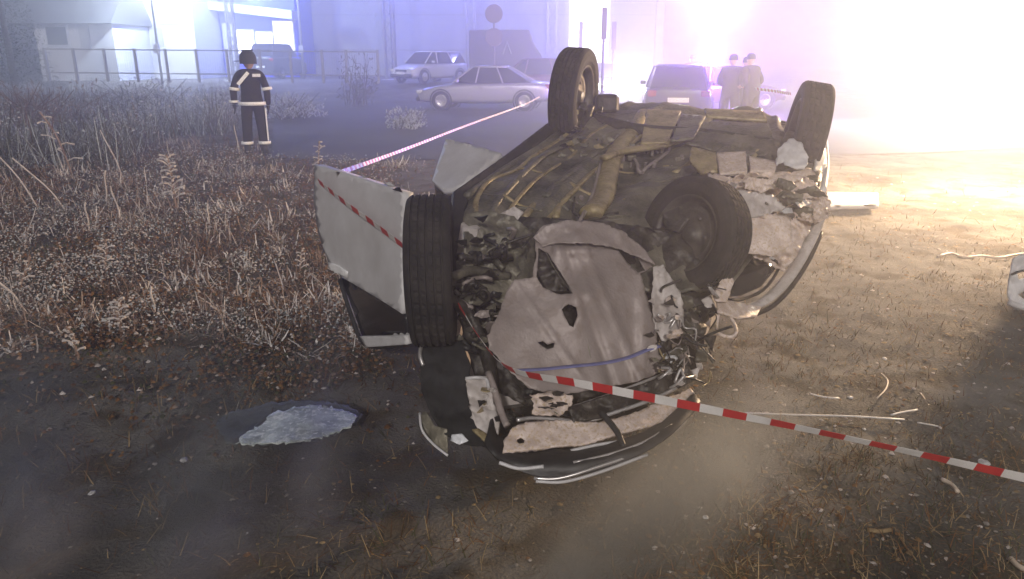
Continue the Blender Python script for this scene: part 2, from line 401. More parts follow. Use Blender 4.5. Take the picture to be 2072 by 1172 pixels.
# tall reeds on the far left
P = sample(56000, -24, -4.6, 11, 30); kp = (P[:, 0] < np.where(P[:, 1] < 16.5, -5.8 - .32 * (P[:, 1] - 11), -5.2 - .26 * (P[:, 1] - 13))) & (vnoise(P[:, 0], P[:, 1], .8, 8) > .28); P = P[kp]; n = len(P)
hv = rng.uniform(.35, .95, n) * (.55 + .75 * vnoise(P[:, 0], P[:, 1], .6, 12))
blades('tall_reeds', P, hv, rng.uniform(.008, .02, n), .6, 2.0, [M['reed'], M['brown'], M['frostc'], M['dgreen']], rng.choice(4, n, p=[.40, .10, .24, .26]), 'mass of tall frosted reeds in front of the fence', 'reeds')
P = sample(30000, -24, -4.6, 12, 30); kp = (P[:, 0] < np.where(P[:, 1] < 16.5, -5.6 - .32 * (P[:, 1] - 11), -5.2 - .26 * (P[:, 1] - 13))) & (vnoise(P[:, 0], P[:, 1], .9, 44) > .45); P = P[kp]; n = len(P); RIME1 = (P, rng.uniform(.012, .035, n), rng.choice(3, n, p=[.55, .3, .15]), rng.uniform(.1, .75, n) * (.5 + vnoise(P[:, 0], P[:, 1], .6, 12)))
P = fan(30000, 4.3, 14, -150, 1000); P = P[soft(P) & (vnoise(P[:, 0], P[:, 1], 2.1, 46) > .56)]; n = len(P); RIME2 = (P, rng.uniform(.004, .010, n) * (1 + P[:, 1] * .06), rng.choice(3, n, p=[.3, .3, .4]), rng.uniform(.02, .17, n))
# flattened straw and bits on the packed earth
P = fan(26000, 1.5, 12, -100, 2200); P = P[~veg_w(P[:, 0], P[:, 1]) & ~in_road(P[:, 0], P[:, 1])]; cl = vnoise(P[:, 0], P[:, 1], 1.7, 21) * .6 + vnoise(P[:, 0], P[:, 1], 5, 22) * .4
P = P[rng.random(len(P)) < np.clip((cl - .33) * 3, .05, 1)]; n = len(P)
blades('trampled_straw', P, rng.uniform(.02, .11, n), rng.uniform(.002, .0045, n) * (1 + P[:, 1] * .1), 1.45, .5, [M['straw'], M['brown'], M['dgreen']], rng.choice(3, n, p=[.34, .4, .26]), 'trampled straw and dead stalks lying over the packed earth', 'straw')
# grass rising along the trampled patch edges, lower right and bottom
pts = []
for c in fan(230, 1.6, 8, 1250, 2150):
    pts.append(rng.normal(0, .06 + .02 * c[1], (rng.integers(15, 45), 2)) + c)
for px, py in [(1500, 1110), (1530, 1080), (1490, 1150), (1560, 1040), (1740, 930), (1760, 925), (1640, 760), (1560, 740), (1600, 700), (1900, 560), (1870, 570), (1700, 950)]:
    g = G(px, py); pts.append(rng.normal(0, .05, (60, 2)) + [g.x, g.y])
P = np.concatenate(pts); n = len(P)
blades('low_grass', P, rng.uniform(.015, .065, n), rng.uniform(.002, .005, n) * (1 + P[:, 1] * .1), .9, 1.2, [M['straw'], M['brown'], M['dgreen']], rng.choice(3, n, p=[.3, .5, .2]), 'low clumps of short dead grass to the right of the wreck', 'dead grass')
# leaves and pebbles
def flecks(name, P, S, mats, mi, label, cat, hgt=.5, up=0):
    n = len(P); r2 = np.random.default_rng(n); az = r2.uniform(0, 6.28, n); asp = r2.uniform(.4, 1, n)
    ring = np.array([0, 1.25, 2.5, 3.77, 5.0]); V = np.zeros((n, 6, 3)); z0 = gz(P[:, 0], P[:, 1]) + up
    for k, t in enumerate(ring):
        a = np.cos(t) * S; b = np.sin(t) * S * asp * r2.uniform(.7, 1.2, n)
        V[:, k, 0] = P[:, 0] + a * np.cos(az) - b * np.sin(az); V[:, k, 1] = P[:, 1] + a * np.sin(az) + b * np.cos(az); V[:, k, 2] = z0 + r2.uniform(-.001, .3, n) * S * hgt
    V[:, 5, :2] = P; V[:, 5, 2] = z0 + S * hgt * r2.uniform(.5, 1.2, n)
    b = (np.arange(n) * 6)[:, None, None]; T = np.array([[k, (k + 1) % 5, 5] for k in range(5)])[None]
    return tag(link(name, fast_mesh(name, V.reshape(-1, 3), (b + T).reshape(-1), 3, mats, np.repeat(mi, 5))), label, cat, kind='stuff')
P = fan(64000, 2.8, 14, -150, 1100); P = P[soft(P, .6)]; n = len(P); cl = vnoise(P[:, 0], P[:, 1], 2.6, 33)
P = P[rng.random(n) < np.clip(cl * 1.8 - .3, .05, 1)]; n = len(P)
flecks('dead_leaves', P, rng.uniform(.004, .015, n) * (1 + P[:, 1] * .06), [M['brown'], M['frostb'], M['dgreen'], M['frost'], M['rustleaf']], rng.choice(5, n, p=[.34, .2, .16, .05, .25]), 'curled dead leaves caught in the low weeds of the left field', 'leaves', 1.1, rng.uniform(0, .07, n) * (.6 + P[:, 1] * .05))
P = fan(19000, 1.5, 12, -100, 2200); P = P[~veg_w(P[:, 0], P[:, 1]) & ~in_road(P[:, 0], P[:, 1])]
P = P[rng.random(len(P)) < np.where(P[:, 0] > .2, 1, .22)]; n = len(P)
flecks('gravel', P, rng.uniform(.002, .008, n) * (1 + P[:, 1] * .12), [M['stone'], M['soil'], M['straw']], rng.choice(3, n, p=[.35, .3, .35]), 'small stones and dead leaf scraps over the trampled earth', 'gravel')

for (P, S_, mi_, up_), lb in ((RIME1, 'crumbs of white rime clinging to the tall reeds at left'), (RIME2, 'rimed seed heads and leaf tips over the brown weeds')):
    flecks('rime', P, S_, [M['frostc'], M['reed'], M['frost']], mi_, lb, 'rime', 1.3, up_)
P = fan(2600, 1.5, 11, 300, 2200); P = P[~veg_w(P[:, 0], P[:, 1]) & ~in_road(P[:, 0], P[:, 1])]; P = P[(P[:, 0] > .5) | (rng.random(len(P)) < .25)]; n = len(P)
flecks('leaf_litter', P, rng.uniform(.005, .013, n) * (1 + P[:, 1] * .12), [M['frost'], M['straw'], M['stone'], M['rustleaf']], rng.choice(4, n, p=[.2, .35, .2, .25]), 'pale dead leaves and chips strewn over the earth right of the wreck', 'leaf litter', .7)
# ================================================================== THE WRECK
wreck = empty('wrecked_car', (.6, 4.0, 0), 'white saloon car lying wrecked on its roof with its crushed nose towards the viewer', 'wrecked car')

# --- underbody: control rows from the tail to the nose
rows = [
 [(1222,214,5.45),(1300,214,5.45),(1400,218,5.35),(1500,221,5.25),(1552,238,5.15),(1600,262,5.0)],
 [(1128,262,4.95),(1225,258,4.95),(1330,268,4.85),(1440,272,4.75),(1540,285,4.65),(1640,300,4.55)],
 [(1030,328,4.3),(1140,330,4.3),(1250,340,4.25),(1370,345,4.2),(1500,345,4.15),(1660,355,4.15)],
 [(940,392,3.65),(1060,405,3.65),(1180,415,3.62),(1300,410,3.7),(1450,410,3.8),(1640,420,3.8)],
 [(922,490,3.2),(1020,500,3.25),(1120,500,3.25),(1240,500,3.35),(1400,490,3.5),(1560,480,3.6)],
 [(930,620,2.85),(1010,620,2.95),(1100,600,3.0),(1220,600,3.05),(1360,600,3.15),(1470,590,3.25)],
]
def grid_patch(rows, sub, fn):
    A = [[PY(*p) for p in r] for r in rows]
    A = [catmull(r, sub) for r in A]; A = list(zip(*[catmull(c, sub) for c in zip(*A)]))
    m, n = len(A), len(A[0]); v = []; f = []
    for i in range(m):
        for j in range(n):
            a = A[min(i + 1, m - 1)][j] - A[max(i - 1, 0)][j]; b = A[i][min(j + 1, n - 1)] - A[i][max(j - 1, 0)]
            nn = a.cross(b).normalized(); nn = nn if nn.z > 0 else -nn
            v.append(A[i][j] + nn * fn(i / (m - 1), j / (n - 1), A[i][j]))
    for i in range(m - 1):
        for j in range(n - 1): f.append((i * n + j, i * n + j + 1, (i + 1) * n + j + 1, (i + 1) * n + j))
    return v, f
def ufn(s, t, p):
    d = .018 * ridged(p, 3.2, 4) + .008 * ridged(p, 11, 2)
    tun = math.exp(-((t - .5 + .12 * s) / .07) ** 2); d -= .06 * tun           # transmission tunnel
    for c in (.14, .3, .72, .86): d += .02 * math.exp(-((t - c) / .018) ** 2)  # long floor ribs
    for c in (.2, .42, .55): d += .014 * math.exp(-((s - c) / .015) ** 2)       # cross ribs
    if t < .05: d -= (.05 - t) * 1.2
    return d
v, f = grid_patch(rows, 14, ufn)
ub = link('underbody', mesh('underbody', v, f, M['under'], smooth=True), wreck)
ub.modifiers.new('thickness', 'SOLIDIFY').thickness = .012

um = (len(rows) - 1) * 14 + 1; un = (len(rows[0]) - 1) * 14 + 1
def US(s_, t_, up=.01):
    return v[int(round(s_ * (um - 1))) * un + int(round(t_ * (un - 1)))] + Vector((0, -.2, 1)).normalized() * up
def urib(name, st, r_, m, flat=.6, n=8):
    b = MB(); q = catmull([US(a_, c_, .012) for a_, c_ in st], 4); b.tube(q, r_, n, flat=flat); return b.build(name, m, wreck, True)
rr = random.Random(5)
for t_, m_, w_ in ((.06, 'rust', .014), (.13, 'under', .02), (.19, 'rust', .012), (.27, 'under', .022), (.33, 'rust', .016), (.62, 'rust', .018), (.70, 'under', .02), (.8, 'rust', .016), (.9, 'under', .024)):
    a0 = rr.uniform(.12, .3); a1 = rr.uniform(.55, .78) if t_ < .4 else rr.uniform(.4, .55)
    urib('floor_rib', [(a0 + (a1 - a0) * k / 6, min(.98, max(.02, t_ + .03 * (1 - k / 6) + rr.uniform(-.012, .012)))) for k in range(7)], w_, M[m_])
for k in range(26):
    a0 = rr.uniform(.1, .7); t0 = rr.uniform(.05, .9); urib('cross_rib', [(a0, t0), (min(1, a0 + .01), min(1, t0 + .05)), (min(1, a0 + rr.uniform(-.02, .03)), min(1, t0 + .1))], rr.uniform(.006, .016), M[rr.choice(['rust', 'under', 'under', 'dark'])], .7, 6)
# pressed members, pipes and boxes on the underside
ptube('exhaust_pipe', [(1302,228,5.2),(1282,262,4.85),(1245,310,4.4),(1228,360,4.05),(1222,400,3.75),(1196,432,3.5)], [.045,.05,.056,.06,.055,.06], M['rust'], wreck, 12, flat=.6)
ptube('floor_member', [(1125,300,4.5),(1100,350,4.1),(1082,410,3.6),(1060,440,3.4)], .02, M['rust'], wreck, 8, flat=.6)
ptube('floor_member', [(1160,335,4.2),(1140,380,3.85),(1125,440,3.4)], .016, M['rust'], wreck, 8, flat=.6)
ptube('brake_line', [(1190,290,4.6),(1175,350,4.1),(1160,420,3.55),(1172,440,3.4)], .007, M['dark'], wreck, 6)
ptube('cross_member', [(1448,226,5.1),(1410,265,4.75),(1345,292,4.5),(1260,306,4.35),(1222,320,4.2)], [.02,.035,.04,.04,.03], M['rust'], wreck, 10, flat=.5)
ptube('rear_axle_beam', [(1205,240,5.0),(1300,262,4.75),(1420,270,4.65),(1560,290,4.5),(1625,300,4.4)], .033, M['dark'], wreck, 10)
ptube('trailing_arm', [(1195,215,5.0),(1180,250,4.9),(1150,290,4.6)], .03, M['dark'], wreck, 8, flat=.6)
ptube('trailing_arm', [(1600,270,4.5),(1580,310,4.35),(1560,345,4.15)], .03, M['dark'], wreck, 8, flat=.6)
ptube('fuel_line', [(1270,245,5.0),(1240,330,4.25),(1208,365,4.0),(1185,430,3.5),(1150,470,3.25)], .006, M['chrome'], wreck, 6)
ptube('fuel_line', [(1215,330,4.2),(1200,390,3.8),(1172,450,3.35)], .009, M['grey'], wreck, 6)
sheet('rear_cross_panel', [(1425,222),(1545,228),(1552,246),(1430,238)], [(1425,222,5.1),(1550,230,5.0),(1490,245,4.9)], M['rust'], wreck, step=7, amp=.02, scale=9, thick=.02)
sheet('boot_floor', [(1395,246),(1555,252),(1575,318),(1470,312),(1385,290)], [(1395,246,4.85),(1555,252,4.7),(1575,318,4.3),(1385,290,4.5)], M['under'], wreck, step=7, amp=.05, scale=7, thick=.01)
sheet('floor_pan', [(1310,222),(1378,226),(1350,290),(1296,292)], [(1310,222,5.1),(1378,226,5.05),(1350,290,4.45)], M['rust'], wreck, step=8, amp=.02, scale=8, thick=.012)
sheet('spare_wheel_well', [(1380,232),(1428,236),(1402,282),(1358,286)], [(1380,232,5.0),(1428,236,4.9),(1358,286,4.45)], M['under'], wreck, step=7, amp=.03, scale=8, thick=.012)
sheet('heat_shield', [(1450,312),(1508,309),(1512,350),(1456,356)], [(1450,312,4.1),(1510,310,4.05),(1456,356,3.85)], M['beam'], wreck, step=6, amp=.018, scale=14, thick=.02)
sheet('heat_shield', [(1514,318),(1572,330),(1566,352),(1518,348)], [(1514,318,4.1),(1572,330,4.05),(1518,348,3.9)], M['beam'], wreck, step=6, amp=.018, scale=14, thick=.02)
sheet('fuel_tank', [(1400,300),(1448,312),(1452,350),(1420,352),(1396,330)], [(1400,300,4.15),(1448,312,4.05),(1420,352,3.85)], M['rust'], wreck, step=6, amp=.03, scale=16, thick=.02)
sheet('torn_bracket', [(1575,300),(1600,280),(1622,290),(1636,318),(1628,345),(1600,340),(1584,330),(1570,335)], [(1575,300,4.1),(1622,290,4.1),(1600,340,3.95)], M['paint'], wreck, step=5, amp=.03, scale=18, thick=.006, jag=2)
# left outer sill and body side
sheet('sill_panel', [(1128,236),(1150,250),(1040,330),(948,400),(930,470),(922,560),(905,560),(916,392),(1020,318)], [(1128,236,5.0),(1040,325,4.25),(940,395,3.6),(922,560,3.05)], M['black'], wreck, step=9, amp=.012, scale=5, thick=.03)
ptube('sill_member', [(1150,256,4.9),(1090,300,4.5),(1010,350,4.0),(945,398,3.55)], .022, M['under'], wreck, 8)

# --- crushed front corner, right hand side
sheet('crushed_wing', [(1462,372),(1500,352),(1560,348),(1622,352),(1652,372),(1666,404),(1650,430),(1636,470),(1612,520),(1586,548),(1520,516),(1490,498),(1486,440)],
      [(1462,372,3.7),(1560,348,4.0),(1652,372,4.0),(1640,470,3.75),(1586,548,3.55),(1500,500,3.45),(1560,430,3.62)], M['beam'], wreck, step=5, amp=.15, scale=6.5, thick=.005, seed=3, jag=2,
      holes=[[(1488,452),(1500,448),(1504,470),(1490,486)]])
sheet('torn_flange', [(1430,350),(1520,368),(1600,352),(1640,340),(1650,352),(1600,372),(1530,392),(1450,378)], [(1430,350,3.75),(1640,340,3.9),(1530,392,3.6)], M['beam'], wreck, step=6, amp=.07, scale=8, thick=.006, seed=8, jag=3)
sheet('torn_flange', [(1450,392),(1500,385),(1560,395),(1590,420),(1540,440),(1480,436)], [(1450,392,3.55),(1590,420,3.55),(1480,436,3.45)], M['paintd'], wreck, step=6, amp=.09, scale=9, thick=.006, seed=9, jag=3)
sheet('torn_flange', [(1480,440),(1530,430),(1600,440),(1600,500),(1560,520),(1500,508)], [(1480,440,3.42),(1600,440,3.5),(1560,520,3.35)], M['beam'], wreck, step=8, amp=.05, scale=6, thick=.006, seed=12, jag=2)
sheet('bumper_end', [(1632,388),(1650,378),(1672,392),(1682,412),(1674,442),(1652,452),(1620,446),(1604,430),(1620,410)], [(1632,388,3.78),(1682,412,3.76),(1640,450,3.66),(1650,415,3.68)], M['beam'], wreck, step=5, amp=.07, scale=12, thick=.008, seed=14, jag=2.5, smooth=False)
for k in range(40):
    rr = random.Random(k + 2400); cx0 = rr.uniform(1478, 1650); cy0 = rr.uniform(362, 520)
    if cx0 > 1650 - (cy0 - 400) * .6 and cy0 > 400: continue
    if math.hypot(cx0 - 1404, (cy0 - 476)) < 105: continue
    s_ = rr.uniform(8, 32); n_ = rr.choice([4, 5, 6]); a0 = rr.uniform(0, 6); Y = 3.62 + (1 - (cy0 - 362) / 160) * .12 - .12 + rr.uniform(-.06, .04)
    ol = [(cx0 + s_ * rr.uniform(.7, 1.7) * math.cos(a0 + 6.283 * q / n_), cy0 + s_ * rr.uniform(.3, .8) * math.sin(a0 + 6.283 * q / n_)) for q in range(n_)]
    sheet('torn_metal', ol, [(p[0], p[1], Y + rr.uniform(-.07, .07)) for p in ol], rr.choice([M['beam'], M['paintd'], M['beam'], M['paint'], M['beam'], M['under']]), wreck, step=5, amp=.03, scale=11, thick=.004, seed=k, jag=1.5, smooth=False)
ptube('body_edge_trim', [(1660,245,4.55),(1668,290,4.45),(1670,340,4.25),(1664,390,3.95)], [.012,.02,.022,.02], M['paint'], wreck, 8)
sheet('quarter_panel', [(1645,240),(1668,270),(1672,340),(1664,385),(1642,380),(1650,320)], [(1645,240,4.6),(1670,300,4.4),(1655,385,4.0)], M['paint'], wreck, step=8, amp=.02, scale=6, thick=.01)
ptube('roof_rail', [(1668,398,3.85),(1655,450,3.75),(1628,510,3.6),(1592,566,3.5),(1552,606,3.4),(1512,622,3.3),(1462,622,3.2)], [.026,.03,.028,.03,.026,.024,.02], M['paintd'], wreck, 10, flat=.55)
ptube('rubber_seal', [(1662,470,3.8),(1640,520,3.68),(1606,575,3.55),(1565,618,3.45),(1520,640,3.35)], .012, M['black'], wreck, 8)
wf = sheet('side_window', [(1488,504),(1560,528),(1568,545),(1540,580),(1500,598),(1478,600),(1482,560)], [(1488,504,3.5),(1565,535,3.55),(1500,598,3.3)], M['glassd'], wreck, step=12, amp=.01, scale=6, thick=.006)
b = MB(); b.tube(catmull([PY(*p) for p in [(1486,500,3.48),(1562,524,3.53),(1574,545,3.53),(1545,586,3.4),(1500,606,3.28),(1474,606,3.22)]], 4), .008, 6); b.build('window_frame', M['black'], wf)
ptube('window_trim', [(1478,492,3.45),(1520,508,3.48),(1566,524,3.5)], .007, M['paint'], wreck, 6)
sheet('pillar_stub', [(1450,608),(1480,610),(1540,622),(1530,642),(1492,646),(1452,632)], [(1450,608,3.15),(1540,622,3.3),(1492,646,3.1)], M['beam'], wreck, step=6, amp=.02, scale=12, thick=.01, seed=5)
sheet('pillar_stub', [(1462,562),(1478,555),(1484,570),(1470,612),(1448,610),(1442,598)], [(1462,562,3.2),(1484,570,3.2),(1448,610,3.1)], M['beam'], wreck, step=6, amp=.02, scale=12, thick=.01, seed=6)
ptube('bent_bracket', [(1455,628,3.1),(1450,660,3.05),(1456,676,3.0),(1478,682,3.0),(1490,672,3.02),(1484,652,3.08),(1472,636,3.1)], .008, M['beam'], wreck, 6)

# --- the big grey nose panel with its holes
hood = sheet('nose_panel', [(1082,476),(1100,456),(1150,446),(1215,452),(1262,472),(1300,500),(1322,540),(1296,552),(1308,600),(1326,660),(1332,716),(1352,730),(1350,748),(1290,772),(1200,790),(1120,800),(1070,786),(1030,750),(990,706),(986,680),(1008,640),(1024,590),(1040,566),(1078,562),(1084,520)],
      [(1100,456,3.12),(1215,452,3.2),(1300,500,3.2),(1326,660,2.95),(1350,740,2.9),(1120,800,2.66),(1030,750,2.68),(990,690,2.72),(1024,590,2.9),(1180,600,2.82),(1150,520,2.98)],
      M['grey'], wreck, step=7, amp=.026, scale=2.6, thick=.004, seed=1, jag=1.5,
      holes=[[(1090,502),(1108,512),(1134,552),(1160,594),(1130,596),(1098,582),(1086,560)], [(1136,626),(1150,615),(1166,622),(1168,638),(1160,662),(1152,658),(1142,640)], [(1088,694),(1098,690),(1108,697),(1122,694),(1120,704),(1108,708),(1098,702)], [(1245,500),(1262,498),(1290,522),(1306,548),(1290,552),(1268,530)]],
      depthfun=lambda x, y: -.022 * math.exp(-((x - 1192 - (y - 640) * .35) / 9) ** 2) + .016 * math.exp(-((x - 1240 - (y - 640) * .42) / 7) ** 2) + .012 * math.exp(-((x - 1090 - (y - 640) * .7) / 6) ** 2) + .03 * math.exp(-((y - 505) / 14) ** 2) * (x > 1120) - .03 * math.exp(-((y - 488) / 10) ** 2) * (x > 1110) + .02 * math.exp(-((x - 1300) / 12) ** 2))
sheet('folded_lip', [(1080,480),(1100,458),(1148,446),(1214,450),(1262,470),(1302,502),(1326,536),(1290,520),(1240,500),(1180,492),(1126,492),(1098,500)], [(1080,480,3.04),(1214,450,3.12),(1302,502,3.12),(1180,492,2.98)], M['grey'], wreck, step=6, amp=.03, scale=8, thick=.004, seed=61, jag=1.5)
hy = yfun([(1100,456,3.12),(1215,452,3.2),(1300,500,3.2),(1326,660,2.95),(1350,740,2.9),(1120,800,2.66),(1030,750,2.68),(990,690,2.72),(1024,590,2.9),(1180,600,2.82),(1150,520,2.98)])
ptube('blue_strap', [(x, y, hy(x, y) - .045) for x, y in [(1046,750),(1100,747),(1160,741),(1220,735),(1270,724),(1310,708),(1335,700)]], .013, M['blue'], wreck, 8, flat=.35)
for pts_ in ([(1140,505),(1180,512),(1235,508)], [(1088,470),(1130,456),(1200,466)], [(1000,640),(1040,640),(1075,690)], [(1176,640),(1196,720),(1206,775)]):
    ptube('panel_crease', [(x, y, hy(x, y) - .006) for x, y in pts_], .004, M['grey'], wreck, 6)
for pts_ in ([(1176,640),(1190,700),(1206,778)], [(1040,560),(1080,640),(1110,690)], [(1226,590),(1262,690),(1296,756)], [(1085,470),(1120,540),(1160,596)]):
    ptube('crease_shade_line', [(x, y, hy(x, y) - .012) for x, y in pts_], .0022, M['under'], wreck, 5)  # thin dark tubes draw the shade along the panel creases
def clutter(n_, box, Yc, size, mats, seed, name='torn_metal', squash=.8):
    for k in range(n_):
        rr = random.Random(seed + k); cx0 = rr.uniform(box[0], box[2]); cy0 = rr.uniform(box[1], box[3]); s_ = rr.uniform(*size); q_ = rr.choice([3, 4, 5, 6]); a0 = rr.uniform(0, 6); Y = Yc(cx0, cy0)
        ol = [(cx0 + s_ * rr.uniform(.5, 1.6) * math.cos(a0 + 6.283 * q / q_), cy0 + s_ * squash * rr.uniform(.4, 1.2) * math.sin(a0 + 6.283 * q / q_)) for q in range(q_)]
        sheet(name, ol, [(p[0], p[1], Y + rr.uniform(-.04, .04)) for p in ol], M[rr.choice(mats)], wreck, step=5, amp=.02, scale=13, thick=.004, seed=k, jag=1.2, smooth=False)
clutter(34, (1065, 796, 1390, 850), lambda x, y: 2.50 + (x - 1065) * .0009, (5, 15), ['dark', 'under', 'grey', 'dark', 'beam', 'black'], 5000, squash=.5)
clutter(10, (948, 775, 1010, 890), lambda x, y: 2.58 - (y - 775) * .0012, (5, 13), ['dark', 'under', 'rust', 'paintd', 'black'], 5100)
clutter(26, (930, 440, 1010, 690), lambda x, y: 3.08 - (y - 440) * .0012, (6, 18), ['dark', 'under', 'dark', 'under', 'grey', 'black'], 5200)
clutter(20, (1310, 590, 1400, 790), lambda x, y: 3.0 - (y - 590) * .0014, (5, 16), ['grey', 'beam', 'dark', 'paintd', 'under'], 5300)
clutter(26, (1130, 210, 1240, 330), lambda x, y: 4.95 - (y - 210) * .006, (4, 12), ['dark', 'under', 'rust', 'black', 'grey'], 5500, 'bracket')
# behind the panel: dark engine-bay mass so that the openings look into something
sheet('engine_block', [(935,470),(1060,440),(1230,450),(1420,480),(1440,600),(1410,760),(1250,800),(1060,820),(960,760),(930,640)], [(935,470,3.35),(1420,480,3.45),(1410,760,3.05),(960,760,2.9),(1200,640,3.12)], M['dark'], wreck, step=10, amp=.10, scale=6, thick=.02, seed=20)
sheet('coolant_hose_cover', [(1092,505),(1112,520),(1150,590),(1105,590),(1088,550)], [(1092,505,3.05),(1150,590,2.98),(1105,590,2.98)], M['dark'], wreck, step=6, amp=.05, scale=14, thick=.01, seed=21)
# pale torn sheet right of the nose panel
sheet('inner_wing', [(1322,540),(1340,536),(1362,570),(1380,600),(1384,640),(1372,680),(1340,692),(1326,670),(1318,610)], [(1322,540,3.1),(1380,600,3.1),(1340,692,2.95)], M['paintd'], wreck, step=6, amp=.05, scale=8, thick=.005, seed=22, jag=2)
sheet('inner_wing', [(1342,716),(1362,708),(1372,726),(1350,744),(1338,735)], [(1342,716,2.9),(1372,726,2.92),(1350,744,2.86)], M['paint'], wreck, step=5, amp=.02, scale=12, thick=.004, seed=23)
# left of it: strut, hub, arms, hoses
sheet('inner_wing', [(940,430),(985,425),(1040,440),(1076,470),(1060,540),(1020,600),(990,640),(960,600),(938,520)], [(940,430,3.3),(1070,470,3.25),(990,640,2.95),(940,520,3.1)], M['under'], wreck, step=7, amp=.07, scale=7, thick=.006, seed=24, jag=2)
sheet('inner_wing', [(1000,440),(1040,418),(1060,430),(1020,480),(1002,490)], [(1000,440,3.3),(1060,430,3.4),(1010,485,3.2)], M['paintd'], wreck, step=6, amp=.02, scale=9, thick=.004, seed=25)
ptube('drive_shaft', [(925,520,2.95),(980,524,3.02),(1035,522,3.1)], .016, M['dark'], wreck, 8)
ptube('suspension_arm', [(915,560,2.8),(960,548,2.95),(1030,560,3.05)], .02, M['under'], wreck, 8)
ptube('strut', [(905,600,2.78),(950,640,2.85),(985,720,2.78),(1000,800,2.62)], [.022,.03,.03,.022], M['dark'], wreck, 8)
for k in range(26):
    rr = random.Random(k + 50); x, y = rr.uniform(935, 1030), rr.uniform(450, 700); Y = 3.05 - (y - 450) * .0011
    if y > 560: x = rr.uniform(925, 995)
    p = [(x, y, Y)]
    for q in range(3): x += rr.uniform(-30, 30); y += rr.uniform(-22, 26); p.append((x, y, Y - rr.uniform(-.05, .05)))
    ptube('hose', p, rr.choice([.004, .006, .009, .013]), rr.choice([M['dark'], M['dark'], M['under'], M['grey'], M['black']]), wreck, 6, 4)

# --- front panel, bumper beam, bumper
sheet('radiator_support', [(1072,800),(1118,792),(1160,800),(1155,828),(1130,842),(1075,838),(1082,815)], [(1072,800,2.58),(1160,800,2.62),(1075,838,2.52)], M['beam'], wreck, step=5, amp=.04, scale=13, thick=.005, seed=30, jag=2)
sheet('radiator', [(1150,826),(1230,800),(1330,768),(1392,742),(1404,770),(1330,806),(1240,842),(1160,856)], [(1150,826,2.56),(1392,742,2.85),(1240,842,2.58)], M['dark'], wreck, step=6, amp=.05, scale=11, thick=.01, seed=31)
sheet('bumper_beam', [(1020,896),(1038,866),(1064,858),(1130,852),(1210,858),(1290,836),(1350,808),(1396,790),(1406,802),(1372,842),(1320,862),(1250,880),(1180,902),(1120,906),(1018,918)],
      [(1020,896,2.40),(1060,860,2.46),(1210,858,2.5),(1396,790,2.72),(1250,880,2.46),(1120,906,2.40)], M['beam'], wreck, step=6, amp=.016, scale=6, thick=.02, seed=32, jag=1.4,
      holes=[[(1046,890),(1054,886),(1061,891),(1060,899),(1051,901),(1045,897)]])
ptube('beam_lip', [(1046,850,2.46),(1080,846,2.5),(1140,850,2.52),(1185,854,2.53),(1240,836,2.56),(1310,812,2.62),(1368,786,2.72)], .008, M['chrome'], wreck, 6)
ptube('beam_lip', [(1155,912,2.38),(1210,900,2.4),(1260,892,2.44),(1285,884,2.46)], .006, M['paint'], wreck, 6)
ptube('grille_bar', [(1215,834,2.5),(1235,856,2.46),(1252,880,2.42),(1262,905,2.38)], .012, M['black'], wreck, 6)
# the bumper itself, a black shell curving round the nose, with two bright strips
v, f = grid_patch([
 [(990,850,2.5),(1010,890,2.45),(1100,915,2.4),(1220,905,2.42),(1330,868,2.5),(1410,800,2.68)],
 [(985,880,2.42),(1015,920,2.36),(1105,940,2.32),(1230,925,2.34),(1340,882,2.42),(1412,812,2.62)],
 [(980,905,2.38),(1020,940,2.33),(1110,966,2.3),(1235,945,2.32),(1345,892,2.40),(1412,822,2.60)]], 8, lambda s, t, p: .008 * ridged(p, 9, 3))
bm_ = link('bumper', mesh('bumper', v, f, M['black'], smooth=True), wreck); bm_.modifiers.new('thickness', 'SOLIDIFY').thickness = .012
ptube('bumper_strip', [(1080,968,2.28),(1130,968,2.28),(1200,948,2.3),(1300,912,2.36),(1370,868,2.46),(1408,820,2.6)], .0065, M['chrome'], wreck, 6)
ptube('bumper_strip', [(1084,974,2.26),(1140,975,2.26),(1215,955,2.28),(1310,920,2.34)], .006, M['paint'], wreck, 6)
ptube('bumper_strip', [(1010,936,2.3),(1050,948,2.3),(1100,944,2.3)], .007, M['paint'], wreck, 6)
ptube('bumper_strip', [(1160,936,2.31),(1230,920,2.34),(1300,896,2.38),(1360,860,2.46)], .005, M['chrome'], wreck, 6)
ptube('bonnet_edge', [(1150,826,2.58),(1230,800,2.64),(1310,770,2.74),(1368,746,2.84)], .006, M['chrome'], wreck, 6)
# left chassis leg
sheet('chassis_leg', [(942,768),(984,764),(992,778),(1002,830),(1010,868),(1002,900),(980,890),(960,862),(950,820)], [(942,768,2.62),(984,764,2.66),(1002,900,2.46),(960,862,2.48)], M['paintd'], wreck, step=6, amp=.03, scale=12, thick=.02, seed=33, jag=1.5)
ptube('chassis_rail', [(988,754,2.66),(1004,800,2.58),(1016,840,2.52),(1026,862,2.48)], .014, M['grey'], wreck, 8)
ptube('chassis_lip', [(942,766,2.6),(966,764,2.6),(984,768,2.62),(990,790,2.58)], .007, M['paint'], wreck, 6)
sheet('chassis_lip', [(955,870),(968,868),(1000,890),(1004,904),(985,898)], [(955,870,2.44),(1000,890,2.42),(985,898,2.4)], M['rust'], wreck, step=5, amp=.01, scale=12, thick=.008)
